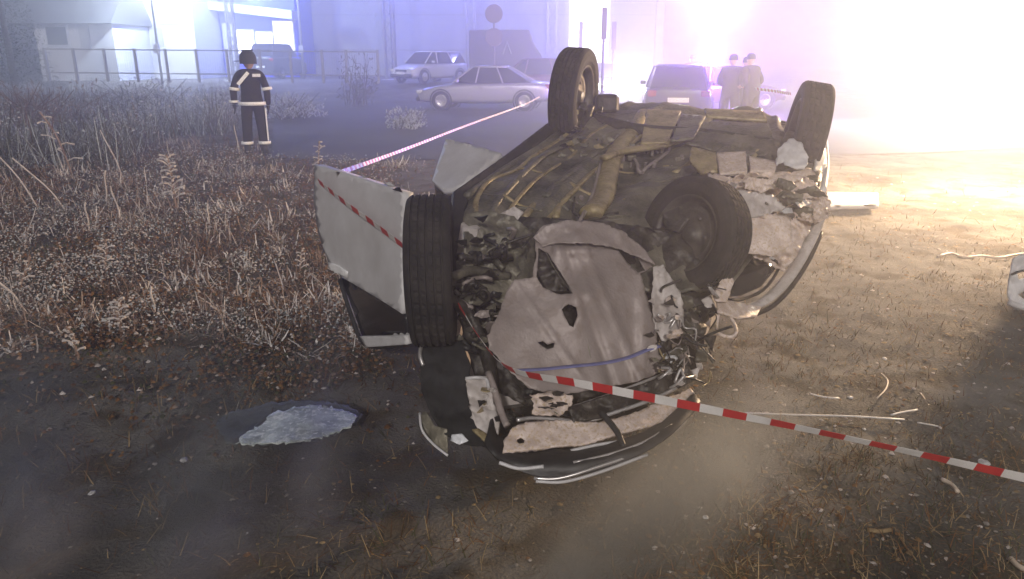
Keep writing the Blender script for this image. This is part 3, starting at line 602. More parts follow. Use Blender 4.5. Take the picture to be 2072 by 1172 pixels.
# black wheel-arch liner and torn wing hanging below the left front tyre
sheet('wheel_arch_liner', [(848,690),(930,680),(952,740),(946,800),(962,860),(990,905),(940,900),(900,880),(872,840),(852,790)], [(848,690,2.75),(930,680,2.8),(990,905,2.42),(872,840,2.5)], M['liner'], wreck, step=8, amp=.04, scale=8, thick=.008, seed=34, jag=1)
sheet('front_wing', [(850,838),(862,832),(880,862),(905,868),(906,920),(880,902),(856,876)], [(848,836,2.52),(905,868,2.44),(880,902,2.42)], M['under'], wreck, step=6, amp=.02, scale=12, thick=.004, seed=35)
ptube('wing_lip', [(849,836,2.5),(854,870,2.44),(876,898,2.4),(906,922,2.36)], .005, M['paint'], wreck, 6)
ptube('wing_lip', [(852,700,2.7),(850,720,2.66),(856,740,2.64)], .008, M['chrome'], wreck, 6)
sheet('headlamp_remains', [(915,880),(935,878),(948,892),(930,900),(912,892)], [(915,880,2.42),(948,892,2.4),(912,892,2.4)], M['lens'], wreck, step=5, amp=.02, scale=20, thick=.006)

# broken bits filling the crushed right corner
for k in range(46):
    rr = random.Random(k + 400); cx0 = rr.uniform(1340, 1462); cy0 = rr.uniform(610, 792)
    if cx0 > 1425 and cy0 > 740: continue
    s = rr.uniform(7, 21); n_ = rr.choice([3, 4, 5]); a0 = rr.uniform(0, 6)
    Y = 3.18 - (cy0 - 610) * .0019 + rr.uniform(-.05, .05)
    ol = [(cx0 + s * rr.uniform(.5, 1.1) * math.cos(a0 + 6.283 * q / n_), cy0 + s * rr.uniform(.5, 1.3) * math.sin(a0 + 6.283 * q / n_)) for q in range(n_)]
    sheet('torn_metal', ol, [(p[0], p[1], Y + rr.uniform(-.05, .05)) for p in ol], rr.choice([M['under'], M['dark'], M['grey'], M['paintd'], M['dark'], M['beam'], M['under']]), wreck, step=5, amp=.02, scale=14, thick=.004, seed=k, jag=1)
for k in range(30):
    rr = random.Random(k + 800); x, y = rr.uniform(1320, 1450), rr.uniform(580, 770); Y = 3.1 - (y - 610) * .0019; p = [(x, y, Y)]
    for q in range(3): x += rr.uniform(-24, 28); y += rr.uniform(-20, 32); p.append((x, min(y, 820), Y - .05 - rr.uniform(0, .08)))
    ptube('wire', p, rr.choice([.003, .004, .006]), rr.choice([M['dark'], M['grey'], M['chrome'], M['black'], M['rust']]), wreck, 5, 4)
for k in range(34):                                          # brackets, bolts and mud lumps on the underbody
    rr = random.Random(k + 1200); x = rr.uniform(1080, 1600); y = rr.uniform(250, 430)
    if x < 1250 and y < 300 - (x - 1080) * .2: continue
    Y = yfun([p for r_ in rows for p in r_])(x, y) - .02; s = rr.uniform(5, 15)
    ol = [(x - s, y - s * .5), (x + s, y - s * .6), (x + s * .8, y + s * .5), (x - s * .7, y + s * .6)]
    sheet('bracket', ol, [(p[0], p[1], Y + rr.uniform(-.03, .03)) for p in ol], rr.choice([M['rust'], M['under'], M['dark'], M['under'], M['grey']]), wreck, step=5, amp=.02, scale=15, thick=.012, seed=k)
for k in range(16):
    rr = random.Random(k + 1500); x = rr.uniform(1100, 1560); y = rr.uniform(260, 420); Yf = yfun([p for r_ in rows for p in r_]); p = []
    dx = rr.uniform(-22, 22); dy = rr.uniform(8, 26)
    for q in range(4): p.append((x, y, Yf(x, y) - .03)); x += dx + rr.uniform(-10, 10); y += dy * rr.uniform(.4, 1.1)
    ptube('underbody_pipe', p, rr.choice([.006, .01, .015]), rr.choice([M['rust'], M['dark'], M['under'], M['grey']]), wreck, 6, 4)

bb = MB(); Yf = yfun([p for r_ in rows for p in r_])
for k in range(170):
    rr = random.Random(k + 3000); x = rr.uniform(1080, 1600); y = rr.uniform(240, 440)
    if x < 1250 and y < 320 - (x - 1080) * .35: continue
    p = PY(x, y, Yf(x, y) - .03); q = rr.uniform(.006, .014); bb.tube([p + Vector((0, .01, -.02)), p + Vector((0, -.005, q))], q * .8, 6)
bb.build('bolts', M['grey'], wreck)['kind'] = 'stuff'
# roof and body sides on the earth
b = MB()
v = []; Lc = [(-.25, 3.1), (.5, 5.2), (1.5, 4.9), (.85, 3.5)]
for z, k in ((.02, .82), (.1, 1.0), (.34, 1.06)):
    cx_ = sum(p[0] for p in Lc) / 4; cy_ = sum(p[1] for p in Lc) / 4
    for p in Lc: v.append((cx_ + (p[0] - cx_) * k, cy_ + (p[1] - cy_) * k, z))
b.add(v, [(3, 2, 1, 0)] + [(r_ * 4 + i, r_ * 4 + (i + 1) % 4, r_ * 4 + 4 + (i + 1) % 4, r_ * 4 + 4 + i) for r_ in range(2) for i in range(4)])
b.build('crushed_roof', M['paintd'], wreck).modifiers.new('thickness', 'SOLIDIFY').thickness = .02
b = MB()
for p, q in (((-.3, 3.3, .3), (-.18, 3.2, .95)), ((.12, 4.2, .3), (.1, 4.15, 1.0)), ((.5, 5.2, .3), (.45, 5.05, 1.1)), ((1.5, 4.85, .3), (1.75, 4.6, 1.0))): b.tube([p, q], .045, 8)
b.build('roof_pillar', M['paintd'], wreck)
# tail panel
b = MB(); q0, q1 = PY(1222, 214, 5.45), PY(1600, 262, 5.0)
b.add([q0, q1, (q1.x + .03, q1.y + .12, .3), (q0.x, q0.y + .15, .3)], [(0, 1, 2, 3)]); b.build('tail_panel', M['paint'], wreck).modifiers.new('thickness', 'SOLIDIFY').thickness = .02
b = MB(); p0 = PY(1226, 200, 5.2); b.box((p0.x, p0.y, p0.z - .03), (.16, .2, .12)); b.build('exhaust_silencer', M['dark'], wreck).modifiers.new('bevel', 'BEVEL').width = .02

# --- wheels
def wheel_mesh(Rr=.305, W=.175, blocks=60):
    t = MB(); h = W / 2
    prof = [(Rr * .64, -h * .80), (Rr * .74, -h * .98), (Rr * .86, -h * 1.02), (Rr * .95, -h * .95), (Rr * .985, -h * .82), (Rr, -h * .70)]
    cr = []
    for c in (-.32, -.16, 0, .16, .32): cr += [(Rr, (c - .03) * W), (Rr - .009, (c - .02) * W), (Rr - .009, (c + .02) * W), (Rr, (c + .03) * W)]
    full = prof + [p for p in cr if abs(p[1]) < h * .7] + [(r, -x) for r, x in prof[::-1]]
    n = 160; m = len(full); v = []; f = []
    for i in range(n):
        a = 2 * math.pi * i / n
        for k, (r, x) in enumerate(full):
            rr = r - (.006 if (i % 4 == 0 and r > Rr * .99 and .012 < abs(x) < h * .62) else 0)
            aa = a + x * .25
            v.append((x, rr * math.cos(aa), rr * math.sin(aa)))
    for i in range(n):
        j = (i + 1) % n
        for k in range(m - 1): f.append((i * m + k, j * m + k, j * m + k + 1, i * m + k + 1))
    t.add(v, f)
    return mesh('tyre', t.v, t.f, M['tyre'])
def rim_mesh(Rr=.305, W=.19, mt=None):
    t = MB(); h = W / 2
    t.lathe([(Rr * .66, -h * .8), (Rr * .62, -h * .78), (Rr * .58, -h * .4), (Rr * .58, h * .4), (Rr * .62, h * .78), (Rr * .66, h * .8)], 40)
    t.lathe([(.001, h * .55), (Rr * .12, h * .55), (Rr * .14, h * .3), (Rr * .22, h * .1), (Rr * .40, h * .30), (Rr * .44, h * .36), (Rr * .50, h * .2), (Rr * .60, h * .3)], 40)
    for k in range(5):
        a = 2 * math.pi * k / 5; t.lathe([(.001, .012), (.009, .012), (.011, 0)], 6, Matrix.Translation((h * .2, math.cos(a) * Rr * .3, math.sin(a) * Rr * .3)))
    return mesh('wheel', t.v, t.f, mt or M['rimm'], smooth=True)
TM, RM = wheel_mesh(), rim_mesh()
def place_wheel(px, py, Y, axis, label=None, s=1.0):
    c = PY(px, py, Y); o = link('wheel', RM, wreck); 
    q = Vector(axis).normalized().to_track_quat('X', 'Z')
    m = Matrix.Translation(c) @ q.to_matrix().to_4x4() @ Matrix.Scale(s, 4)
    o.matrix_parent_inverse = wm(wreck).inverted(); o.matrix_basis = m
    t = link('tyre', TM, o, False)
    if label: o['label'] = label
    return o
place_wheel(874, 548, 2.78, (1, .05, .02), 'front wheel standing edge on beside the open door', .97)
place_wheel(1404, 476, 3.38, (-.78, -.55, .28), 'front wheel wrenched round to show its hub', .90)
place_wheel(1162, 196, 4.95, (.93, -.36, -.06), 'rear wheel sticking up beside the tape', 1.0)
place_wheel(1628, 272, 4.50, (.97, -.24, -.16), 'rear wheel against the white glare', 1.0)
b = MB(); b.tube([PY(1412, 478, 3.45), PY(1330, 470, 3.5), PY(1270, 480, 3.55)], .03, 8); b.build('drive_shaft', M['dark'], wreck, True)
sheet('brake_disc', [(1340,430),(1362,412),(1392,410),(1400,440),(1372,470),(1345,462)], [(1340,430,3.5),(1392,410,3.5),(1372,470,3.4)], M['dark'], wreck, step=8, amp=.02, thick=.01)

# --- open doors
door = sheet('front_door', [(646,333),(700,350),(826,390),(824,634),(768,600),(700,560),(672,528),(652,470),(643,400)],
             [(646,333,4.05),(826,390,3.2),(824,634,3.1),(700,560,3.8),(650,430,4.05)], M['paint'], wreck, step=12, amp=.006, scale=2.5, thick=.05,
             depthfun=lambda x, y: .02 * math.exp(-((y - 330 - (x - 646) * .62 - 205) / 5) ** 2))
door['label'] = 'open front door, white outer skin facing the viewer'
dg = sheet('door_glass', [(692,562),(768,602),(822,636),(828,684),(738,690),(720,640)], [(692,562,3.85),(822,636,3.15),(738,690,3.6)], M['glassd'], door, step=12, amp=.002, thick=.01)
b = MB(); b.tube(catmull([PY(*p) for p in [(688,566,3.84),(712,640,3.7),(736,694,3.58),(780,700,3.35),(828,692,3.12)]], 5), .014, 8); b.build('window_frame', M['black'], door, True)
sheet('door_mirror', [(733,680),(826,678),(830,696),(745,702)], [(733,680,3.45),(826,678,3.1),(745,702,3.4)], M['paint'], door, step=6, amp=.008, thick=.03)
dY = yfun([(646,333,4.05),(826,390,3.2),(824,634,3.1),(700,560,3.8),(650,430,4.05)])
sheet('door_handle', [(667,531),(684,536),(706,550),(704,560),(682,552),(668,542)], [(x, y, dY(x, y) - .055) for x, y in ((667,531),(706,550),(682,552))], M['plate'], door, step=5, amp=.004, thick=.02)
ptube('handle_recess', [(x, y, dY(x, y) - .03) for x, y in ((664,526),(684,530),(710,548),(712,560))], .006, M['liner'], door, 6)
ptube('door_crease', [(x, y, dY(x, y) - .029) for x, y in ((712,548),(760,576),(822,612))], .004, M['paintd'], door, 6)
b = MB(); q = PY(666, 496, dY(666, 496) - .04); b.box(q, (.012, .012, .018), Matrix.Rotation(.5, 3, 'Y')); b.build('door_badge', M['red'], door)
rdoor = sheet('rear_door', [(905,286),(960,300),(1016,316),(950,372),(935,384),(900,392),(878,372)], [(905,286,5.1),(1016,316,4.55),(935,384,4.3),(878,372,4.6)], M['paint'], wreck, step=10, amp=.006, scale=3, thick=.045)
rdoor['label'] = 'open rear door, pale, behind the front wheel'
sheet('door_glass', [(880,372),(905,392),(930,388),(926,470),(890,460)], [(880,372,4.6),(930,388,4.3),(890,460,4.5)], M['glassd'], rdoor, step=12, amp=.002, thick=.008)

# ================================================================== LOOSE PIECES ON THE EARTH
def gsheet(name, ol, z, m, label, cat, amp=.02, step=8, seed=0, thick=.004, jag=1, lift=.0, group=None):
    rnd = random.Random(seed); ctrl = []
    for x, y in ol: g = G(x, y, z); ctrl.append((x, y, g.y))
    cxm = sum(p[0] for p in ol) / len(ol); cym = sum(p[1] for p in ol) / len(ol); g = G(cxm, cym, z + lift); ctrl.append((cxm, cym, g.y))
    o = sheet(name, ol, ctrl, m, None, step=step, amp=amp, scale=6, thick=thick, seed=seed, jag=jag); return tag(o, label, cat, group)
wsp = gsheet('windscreen_piece', [(430,862),(468,834),(520,820),(575,812),(650,813),(706,818),(734,838),(722,860),(668,884),(600,899),(520,903),(462,896)], .045, M['glassw'], 'sagging windscreen piece, crazed white at its right side, lying left of the wreck', 'windscreen', amp=.014, step=7, seed=2, jag=4, lift=.01)
crz = [(478,897),(500,876),(524,862),(545,838),(590,826),(640,820),(700,828),(724,842),(714,864),(664,882),(600,897),(530,901)]
sheet('crazed_area', crz, [(x, y, G(x, y, .075).y) for x, y in crz] + [(620, 860, G(620, 860, .09).y)], M['shard'], wsp, step=6, amp=.014, scale=9, seed=2, jag=4, thick=.003)
b = MB()
for pts_ in ([(482,896),(520,868),(548,846)], [(500,898),(530,880),(572,862),(600,846),(622,836)], [(548,846),(552,826)]): b.tube(catmull([G(x, y, .075) for x, y in pts_], 4), .004, 5)
tag(b.build('twig', M['bark']), 'thin dark forked twig lying across the crazed windscreen piece', 'twig')
def gtube(name, pts, r, m, label, cat, z=.03, n=7, flat=1, group=None):
    b = MB(); b.tube(catmull([G(p[0], p[1], p[2] if len(p) > 2 else z) for p in pts], 3), r, n, flat=.35 if name == 'trim_strip' else flat); o = b.build(name, m, None, True); return tag(o, label, cat, group)
gtube('trim_strip', [(1480, 834), (1600, 839), (1720, 842), (1830, 849)], .0075, M['paint'], 'long straight white trim strip lying right of the crushed bumper', 'trim strip', .03)
gtube('trim_strip', [(1856, 855), (1880, 859), (1899, 863)], .0065, M['paint'], 'short white trim end just beyond the tip of the long strip', 'trim strip', .02)
gtube('trim_strip', [(1640, 797), (1665, 803), (1698, 806)], .008, M['paint'], 'short pink-white trim scrap behind the long white strip', 'trim strip', .02)
gtube('trim_strip', [(1802, 840), (1825, 834), (1858, 829)], .007, M['paint'], 'small bent lilac trim scrap near the right end of the long strip', 'trim strip', .025)
gtube('wire', [(1783, 756), (1796, 770), (1792, 788), (1774, 806)], .004, M['cable'], 'thin pale wire bent in a hook on the earth behind the strips', 'wire', .03)
gtube('wire', [(1862, 795), (1874, 812), (1886, 832)], .004, M['cable'], 'thin dull wire lying near the dark shadow edge', 'wire', .02)
gtube('cable', [(1897, 519), (1925, 513), (1950, 521), (1985, 518), (2020, 522), (2060, 515), (2090, 514)], .011, M['cable'], 'long pale wavy cable on the ground leading to the right edge', 'cable', .03)
gtube('twig', [(1905, 970), (1925, 980), (1938, 995)], [.004, .008, .012] if False else .009, M['cable'], 'pale broken stick on the earth in front of the tape at right', 'stick', .02)
gtube('twig', [(1755, 1072), (1780, 1075), (1802, 1072)], .008, M['straw'], 'short straw coloured stick lying level at the lower right', 'stick', .02)
gtube('twig', [(2045, 1130), (2060, 1145), (2080, 1155)], .009, M['cable'], 'pale stick cut by the lower right corner', 'stick', .02)
gsheet('plank', [(1660, 392), (1776, 394), (1778, 418), (1662, 420)], .08, M['paint'], 'pale pink-white board lying behind the crushed corner of the wreck', 'board', amp=.006, step=8, thick=.05, jag=0)
# wreck fragment at the right edge
fr = empty('bumper_fragment', G(2075, 632), 'white crumpled bumper fragment standing at the right edge of the picture', 'car fragment')
sheet('outer_skin', [(2050,524),(2072,512),(2130,520),(2130,632),(2052,626),(2038,600),(2042,560)], [(2050,524,4.55),(2130,520,4.6),(2130,632,4.55),(2040,600,4.5)], M['paint'], fr, step=7, amp=.05, scale=8, thick=.01, seed=41, holes=[[(2058,596),(2078,586),(2100,604),(2080,612)], [(2056,552),(2085,545),(2085,560),(2062,566)]])
ptube('lower_lip', [(2040,612,4.45),(2070,622,4.4),(2130,628,4.4)], .02, M['paint'], fr, 8)
ptube('grille_bar', [(2046,556,4.48),(2070,548,4.46),(2120,542,4.5)], .008, M['black'], fr, 6)
# small pale shards, each its own thing
SH = [(372,934,'small white shard on the dark earth below the windscreen piece',9),(500,1082,'thin pale chip on the bare earth at the bottom centre left',7),(1385,706,None,0),(1720,806,'small round white chip behind the long trim strip',6),(1748,870,'pale chip between the long strip and the tape',5),(1600,998,'white pebble beside the grass tuft at the shadow edge',7),(1680,1068,'round pale stone at the lower right of the earth',8),(1428,1048,'flat pale scrap on the lit patch of earth',7),(1790,728,'bright white chip on the dark ground right of the wreck',6),(1996,1062,'white stone near the lower right edge',7),(186,1000,'single white scrap on the dark earth at lower left',8),(1990,940,'pale lump of earth under the tape at far right',13)]
for i, (x, y, lb, s) in enumerate(SH):
    if not lb: continue
    g = G(x, y); rr = random.Random(i); k = s / F * .85 * (g.y + .4); bm = bmesh.new(); bmesh.ops.create_icosphere(bm, subdivisions=2, radius=k)
    for vv in bm.verts: vv.co *= 1 + .5 * noise.noise(vv.co / k + Vector((i, 0, 0))); vv.co.z *= .5
    me = bpy.data.meshes.new('shard'); bm.to_mesh(me); bm.free(); me.materials.append(M['stone'] if 'stone' in lb or 'pebble' in lb or 'earth' in lb[:14] else M['paint'])
    o = link('stone' if ('stone' in lb or 'pebble' in lb or 'lump' in lb) else 'shard', me); o.location = (g.x, g.y, k * .4); o.rotation_euler = (0, 0, i); tag(o, lb, 'stone' if o.name.startswith('stone') else 'debris')

# ================================================================== BARRIER TAPE
def tape(pts, wd, stripe, label, sub=10, tw=0.0, parent=None):
    q = [Vector(p) for p in pts]; q = catmull(q, sub)
    # resample
    L = [0]
    for i in range(1, len(q)): L.append(L[-1] + (q[i] - q[i - 1]).length)
    n = int(L[-1] / (stripe / 3)); S = []
    for k in range(n + 1):
        d = L[-1] * k / n; i = min(max(np.searchsorted(L, d) - 1, 0), len(q) - 2); t = (d - L[i]) / max(1e-9, L[i + 1] - L[i]); S.append(q[i].lerp(q[i + 1], t))
    b = MB(); v = []; f = []; mi = []
    for k, p in enumerate(S):
        d = (S[min(k + 1, n)] - S[max(k - 1, 0)]).normalized(); side = d.cross(Vector((0, 0, 1))).normalized(); up = side.cross(d).normalized()
        a = .35 + tw * math.sin(k * .11); u = up * math.cos(a) + side * math.sin(a)
        v += [p + u * wd / 2, p - u * wd / 2]
    for k in range(n): f.append((2 * k, 2 * k + 1, 2 * k + 3, 2 * k + 2)); mi.append((k // 3) % 2)
    me = mesh('barrier_tape', v, f, [M['red'], M['white']], mi, False); o = link('barrier_tape', me); o.modifiers.new('thickness', 'SOLIDIFY').thickness = .0012
    return tag(o, label, 'barrier tape')
tape([PY(928, 618, 2.55), PY(975, 690, 2.4), PY(1034, 748, 2.2), PY(1180, 778, 2.0), PY(1400, 822, 1.86), PY(1700, 884, 1.74), PY(2072, 967, 1.62), PY(2200, 996, 1.58)], .027, .062, 'red and white barrier tape stretched in front of the wreck to the right edge', tw=.3)
tape([PY(1092, 196, 17), PY(1060, 212, 15), PY(950, 252, 10.5), PY(820, 302, 6.8), PY(690, 349, 4.06)], .026, .07, 'red and white barrier tape running from the silver car to the open door', tw=.06)
tape([PY(645, 368, 3.88), PY(700, 412, 3.55), PY(760, 456, 3.30), PY(826, 506, 3.02)], .034, .075, 'slack piece of red and white tape crossing the open white door')
tape([PY(1400, 168, 21), PY(1470, 172, 19), PY(1560, 184, 16), PY(1600, 190, 14)], .06, .12, 'far faint barrier tape in front of the standing people')

# ================================================================== PEOPLE
def skin_body(name, verts, edges, radii, m, parent=None, sub=2, root=0):
    me = bpy.data.meshes.new(name); me.from_pydata(verts, edges, []); o = bpy.data.objects.new(name, me); col.objects.link(o)
    md = o.modifiers.new('skin', 'SKIN'); o.modifiers.new('sub', 'SUBSURF').levels = sub
    for i, r_ in enumerate(radii):
        sv = me.skin_vertices[0].data[i]; sv.radius = r_ if isinstance(r_, tuple) else (r_, r_); sv.use_root = (i == root)
    dg_ = bpy.context.evaluated_depsgraph_get(); m2 = bpy.data.meshes.new_from_object(o.evaluated_get(dg_)); bpy.data.objects.remove(o)
    m2.name = name; m2.materials.clear(); m2.materials.append(m); m2.polygons.foreach_set('use_smooth', [True] * len(m2.polygons))
    return link(name, m2, parent, False)
def person(loc, rz, label, arms, lean=0, H=1.78, fire=False, legs=.1):
    t = empty('person', loc, label, 'person', rz=rz); k = H / 1.78; bulk = 1.2 if fire else 1.36
    V = [(0, 0, .95), (0, 0, 1.1), (0, lean * .5, 1.3), (0, lean, 1.44), (0, lean, 1.52)]; E = [(0, 1), (1, 2), (2, 3), (3, 4)]
    Rd = [(.15, .115), (.145, .105), (.165, .12), (.10, .08), (.06, .06)]
    for s in (-1, 1):
        b0 = len(V); V += [(s * .10, 0, .90), (s * (.11 + legs * .3), -.01, .50), (s * (.11 + legs * .5), .02, .12)]; E += [(0, b0), (b0, b0 + 1), (b0 + 1, b0 + 2)]; Rd += [.098, .078, .072 if fire else .058]
        a = arms[0 if s < 0 else 1]; b1 = len(V); V += [(s * .19, lean, 1.42), tuple(a[0]), tuple(a[1])]; E += [(3, b1), (b1, b1 + 1), (b1 + 1, b1 + 2)]; Rd += [.065, .055, .045]
    V = [tuple(c * k for c in v) for v in V]; Rd = [((r_[0] * k * bulk, r_[1] * k * bulk) if isinstance(r_, tuple) else r_ * k * bulk) for r_ in Rd]
    body = skin_body('clothed_body', V, E, Rd, M['cloth'], t)
    # head with face, ears
    bm = bmesh.new(); bmesh.ops.create_uvsphere(bm, u_segments=20, v_segments=14, radius=.105)
    for v in bm.verts:
        x, y, z = v.co; v.co.x *= .78; v.co.y *= .95; v.co.z *= 1.2
        if y < 0 and z < 0: v.co.x *= .88
        if y < -.07 and abs(x) < .02 and -.03 < z < .02: v.co.y -= .018
    me = bpy.data.meshes.new('head'); bm.to_mesh(me); bm.free(); me.materials.append(M['skin']); me.polygons.foreach_set('use_smooth', [True] * len(me.polygons))
    hd = link('head', me, t, False); hd.location = (0, lean * k - .01, 1.63 * k); hd.rotation_euler = (0, 0, .9 if fire else 0)
    if fire:
        b = MB(); b.lathe([(.001, .135), (.05, .128), (.09, .10), (.115, .05), (.12, 0), (.118, -.06)], 24, Matrix.Rotation(-math.pi / 2, 4, 'Y'))
        b.box((0, -.15, -.02), (.16, .09, .012)); b.box((0, .0, .13), (.02, .2, .02))
        h = b.build('helmet', M['helmet'], hd, True, False); h.location = (0, 0, .03); h.scale = (1.15, 1.2, 1.15)
        b = MB(); b.box((.05, .118, .02), (.03, .01, .03)); b.build('helmet_badge', M['refl'], hd, False, False)
    else:
        b = MB(); b.lathe([(.001, .135), (.05, .128), (.085, .10), (.098, .05), (.10, 0)], 20, Matrix.Rotation(-math.pi / 2, 4, 'Y')); b.build('cap', M['helmet'], hd, True, False)
    for s in (-1, 1):     # hands with separate fingers, boots
        a = arms[0 if s < 0 else 1]; e = Vector(a[0]) * k; wv = Vector(a[1]) * k; d = (wv - e).normalized(); sd_ = d.cross(Vector((0, 1, 0))); sd_ = (sd_ if sd_.length > .1 else Vector((1, 0, 0))).normalized(); fw = sd_.cross(d).normalized()
        hv = [tuple(wv - d * .02), tuple(wv + d * .07)]; he = [(0, 1)]; hr = [.035, .034]
        for q in range(4):
            b0 = len(hv); o0 = fw * (q - 1.5) * .02; ln = (.07, .08, .075, .06)[q]
            hv += [tuple(wv + d * .085 + o0), tuple(wv + d * (.085 + ln * .6) + o0 + sd_ * .008), tuple(wv + d * (.085 + ln) + o0 + sd_ * .025)]; he += [(1, b0), (b0, b0 + 1), (b0 + 1, b0 + 2)]; hr += [.010, .009, .008]
        b0 = len(hv); hv += [tuple(wv + d * .03 + fw * .04), tuple(wv + d * .07 + fw * .055)]; he += [(0, b0), (b0, b0 + 1)]; hr += [.011, .009]
        skin_body('hand', hv, he, hr, M['boot'] if fire else M['skin'], t, 1)
        b = MB(); x = s * (.11 + legs * .5) * k; b.tube([(x, .03, .22 * k), (x, .03, .1), (x, .0, .05)], [.07, .065, .06], 10); b.tube([(x, .07, .045), (x, -.05, .05), (x, -.14, .04), (x, -.18, .03)], [.045, .05, .045, .03], 10, flat=.8)
        b.build('boot', M['boot'], t, True, False)
    return t, k
# the firefighter stands with his back to the camera
aL = [(-.27, .02, 1.15), (-.26, -.04, .88)]; aR = [(.29, .03, 1.16), (.30, -.02, .90)]
gpt = G(521, 314, .03); FX = gpt
ff, kk = person((gpt.x, gpt.y, FX.z - .02), R(180 + 12), 'firefighter in dark turnout gear with bright reflective bands standing in the weeds, back turned', (aL, aR), H=1.74, fire=True, legs=.06)
def band(pts, r, wd, name='reflective_band'):
    b = MB(); n = 16; 
    p0, p1 = Vector(pts[0]), Vector(pts[1]); d = (p1 - p0).normalized(); c = (p0 + p1) / 2
    b.tube([c - d * wd / 2, c + d * wd / 2], 1.0, n, cap=False)
    rx, ry = r; a = d.orthogonal().normalized()
    v = []
    for q in b.v:
        o = q - c; ax = o.dot(d); o = o - d * ax; v.append(c + d * ax + Vector((o.x * rx, o.y * ry, o.z * rx)))
    me = mesh(name, v, b.f, M['refl'], smooth=True); o = link(name, me, ff, False); o.modifiers.new('thickness', 'SOLIDIFY').thickness = .006
    return o
band([(0, 0, .90 * kk), (0, 0, .95 * kk)], (.225, .17), .06)
for s in (-1, 1):
    band([(s * .145, .02, .2), (s * .145, .02, .28)], (.098, .098), .05)
    band([(s * .265 * kk, .02, 1.2 * kk), (s * .272 * kk, .02, 1.15 * kk)], (.085, .085), .05)
band([(.298 * kk, 0, .98 * kk), (.298 * kk, 0, .94 * kk)], (.078, .078), .04)
b = MB()
b.box((.09, .165, 1.32), (.055, .012, .27), Matrix.Rotation(-.75, 3, 'Y')); b.box((-.13, .16, 1.37), (.13, .012, .05)); b.build('reflective_strip', M['refl'], ff, False, False)
b = MB(); b.box((-.215, .06, .55), (.02, .03, .55)); b.build('reflective_strip', M['refl'], ff, False, False)
# people by the dark car
def stand(px, py, Y, H, rz, label, arms, lean=0):
    p = PY(px, py, Y); z = float(tz(p.x, Y)) + .005; return person((p.x, Y, z), rz, label, arms, lean, H)
cL = [(-.28, .05, 1.16), (-.16, -.12, 1.05)]; cR = [(.28, .05, 1.16), (.18, -.14, 1.08)]
stand(1484, 110, 17.5, 1.76, R(150), 'dark figure standing between the dark car and the other figure, against the glare', (cL, cR), -.05)
stand(1528, 108, 17.2, 1.78, R(215), 'rightmost dark figure standing against the white glare with arms bent', (cL, cR), -.08)
stand(1515, 110, 18.2, 1.7, R(190), 'dark figure half hidden between the two standing in front of the glare', (cL, cR), -.04)
person((4.42, 5.86, 0), R(60), 'unseen bystander in dark clothes added outside the right edge to cast the dark wedge on the earth', (cL, cR), 0, 1.8)  # unseen figure, added so that its shadow makes the dark wedge
stand(1401, 108, 27, 1.78, R(190), 'dark head and shoulders of someone behind the dark car with the plate', (cL, cR), 0)

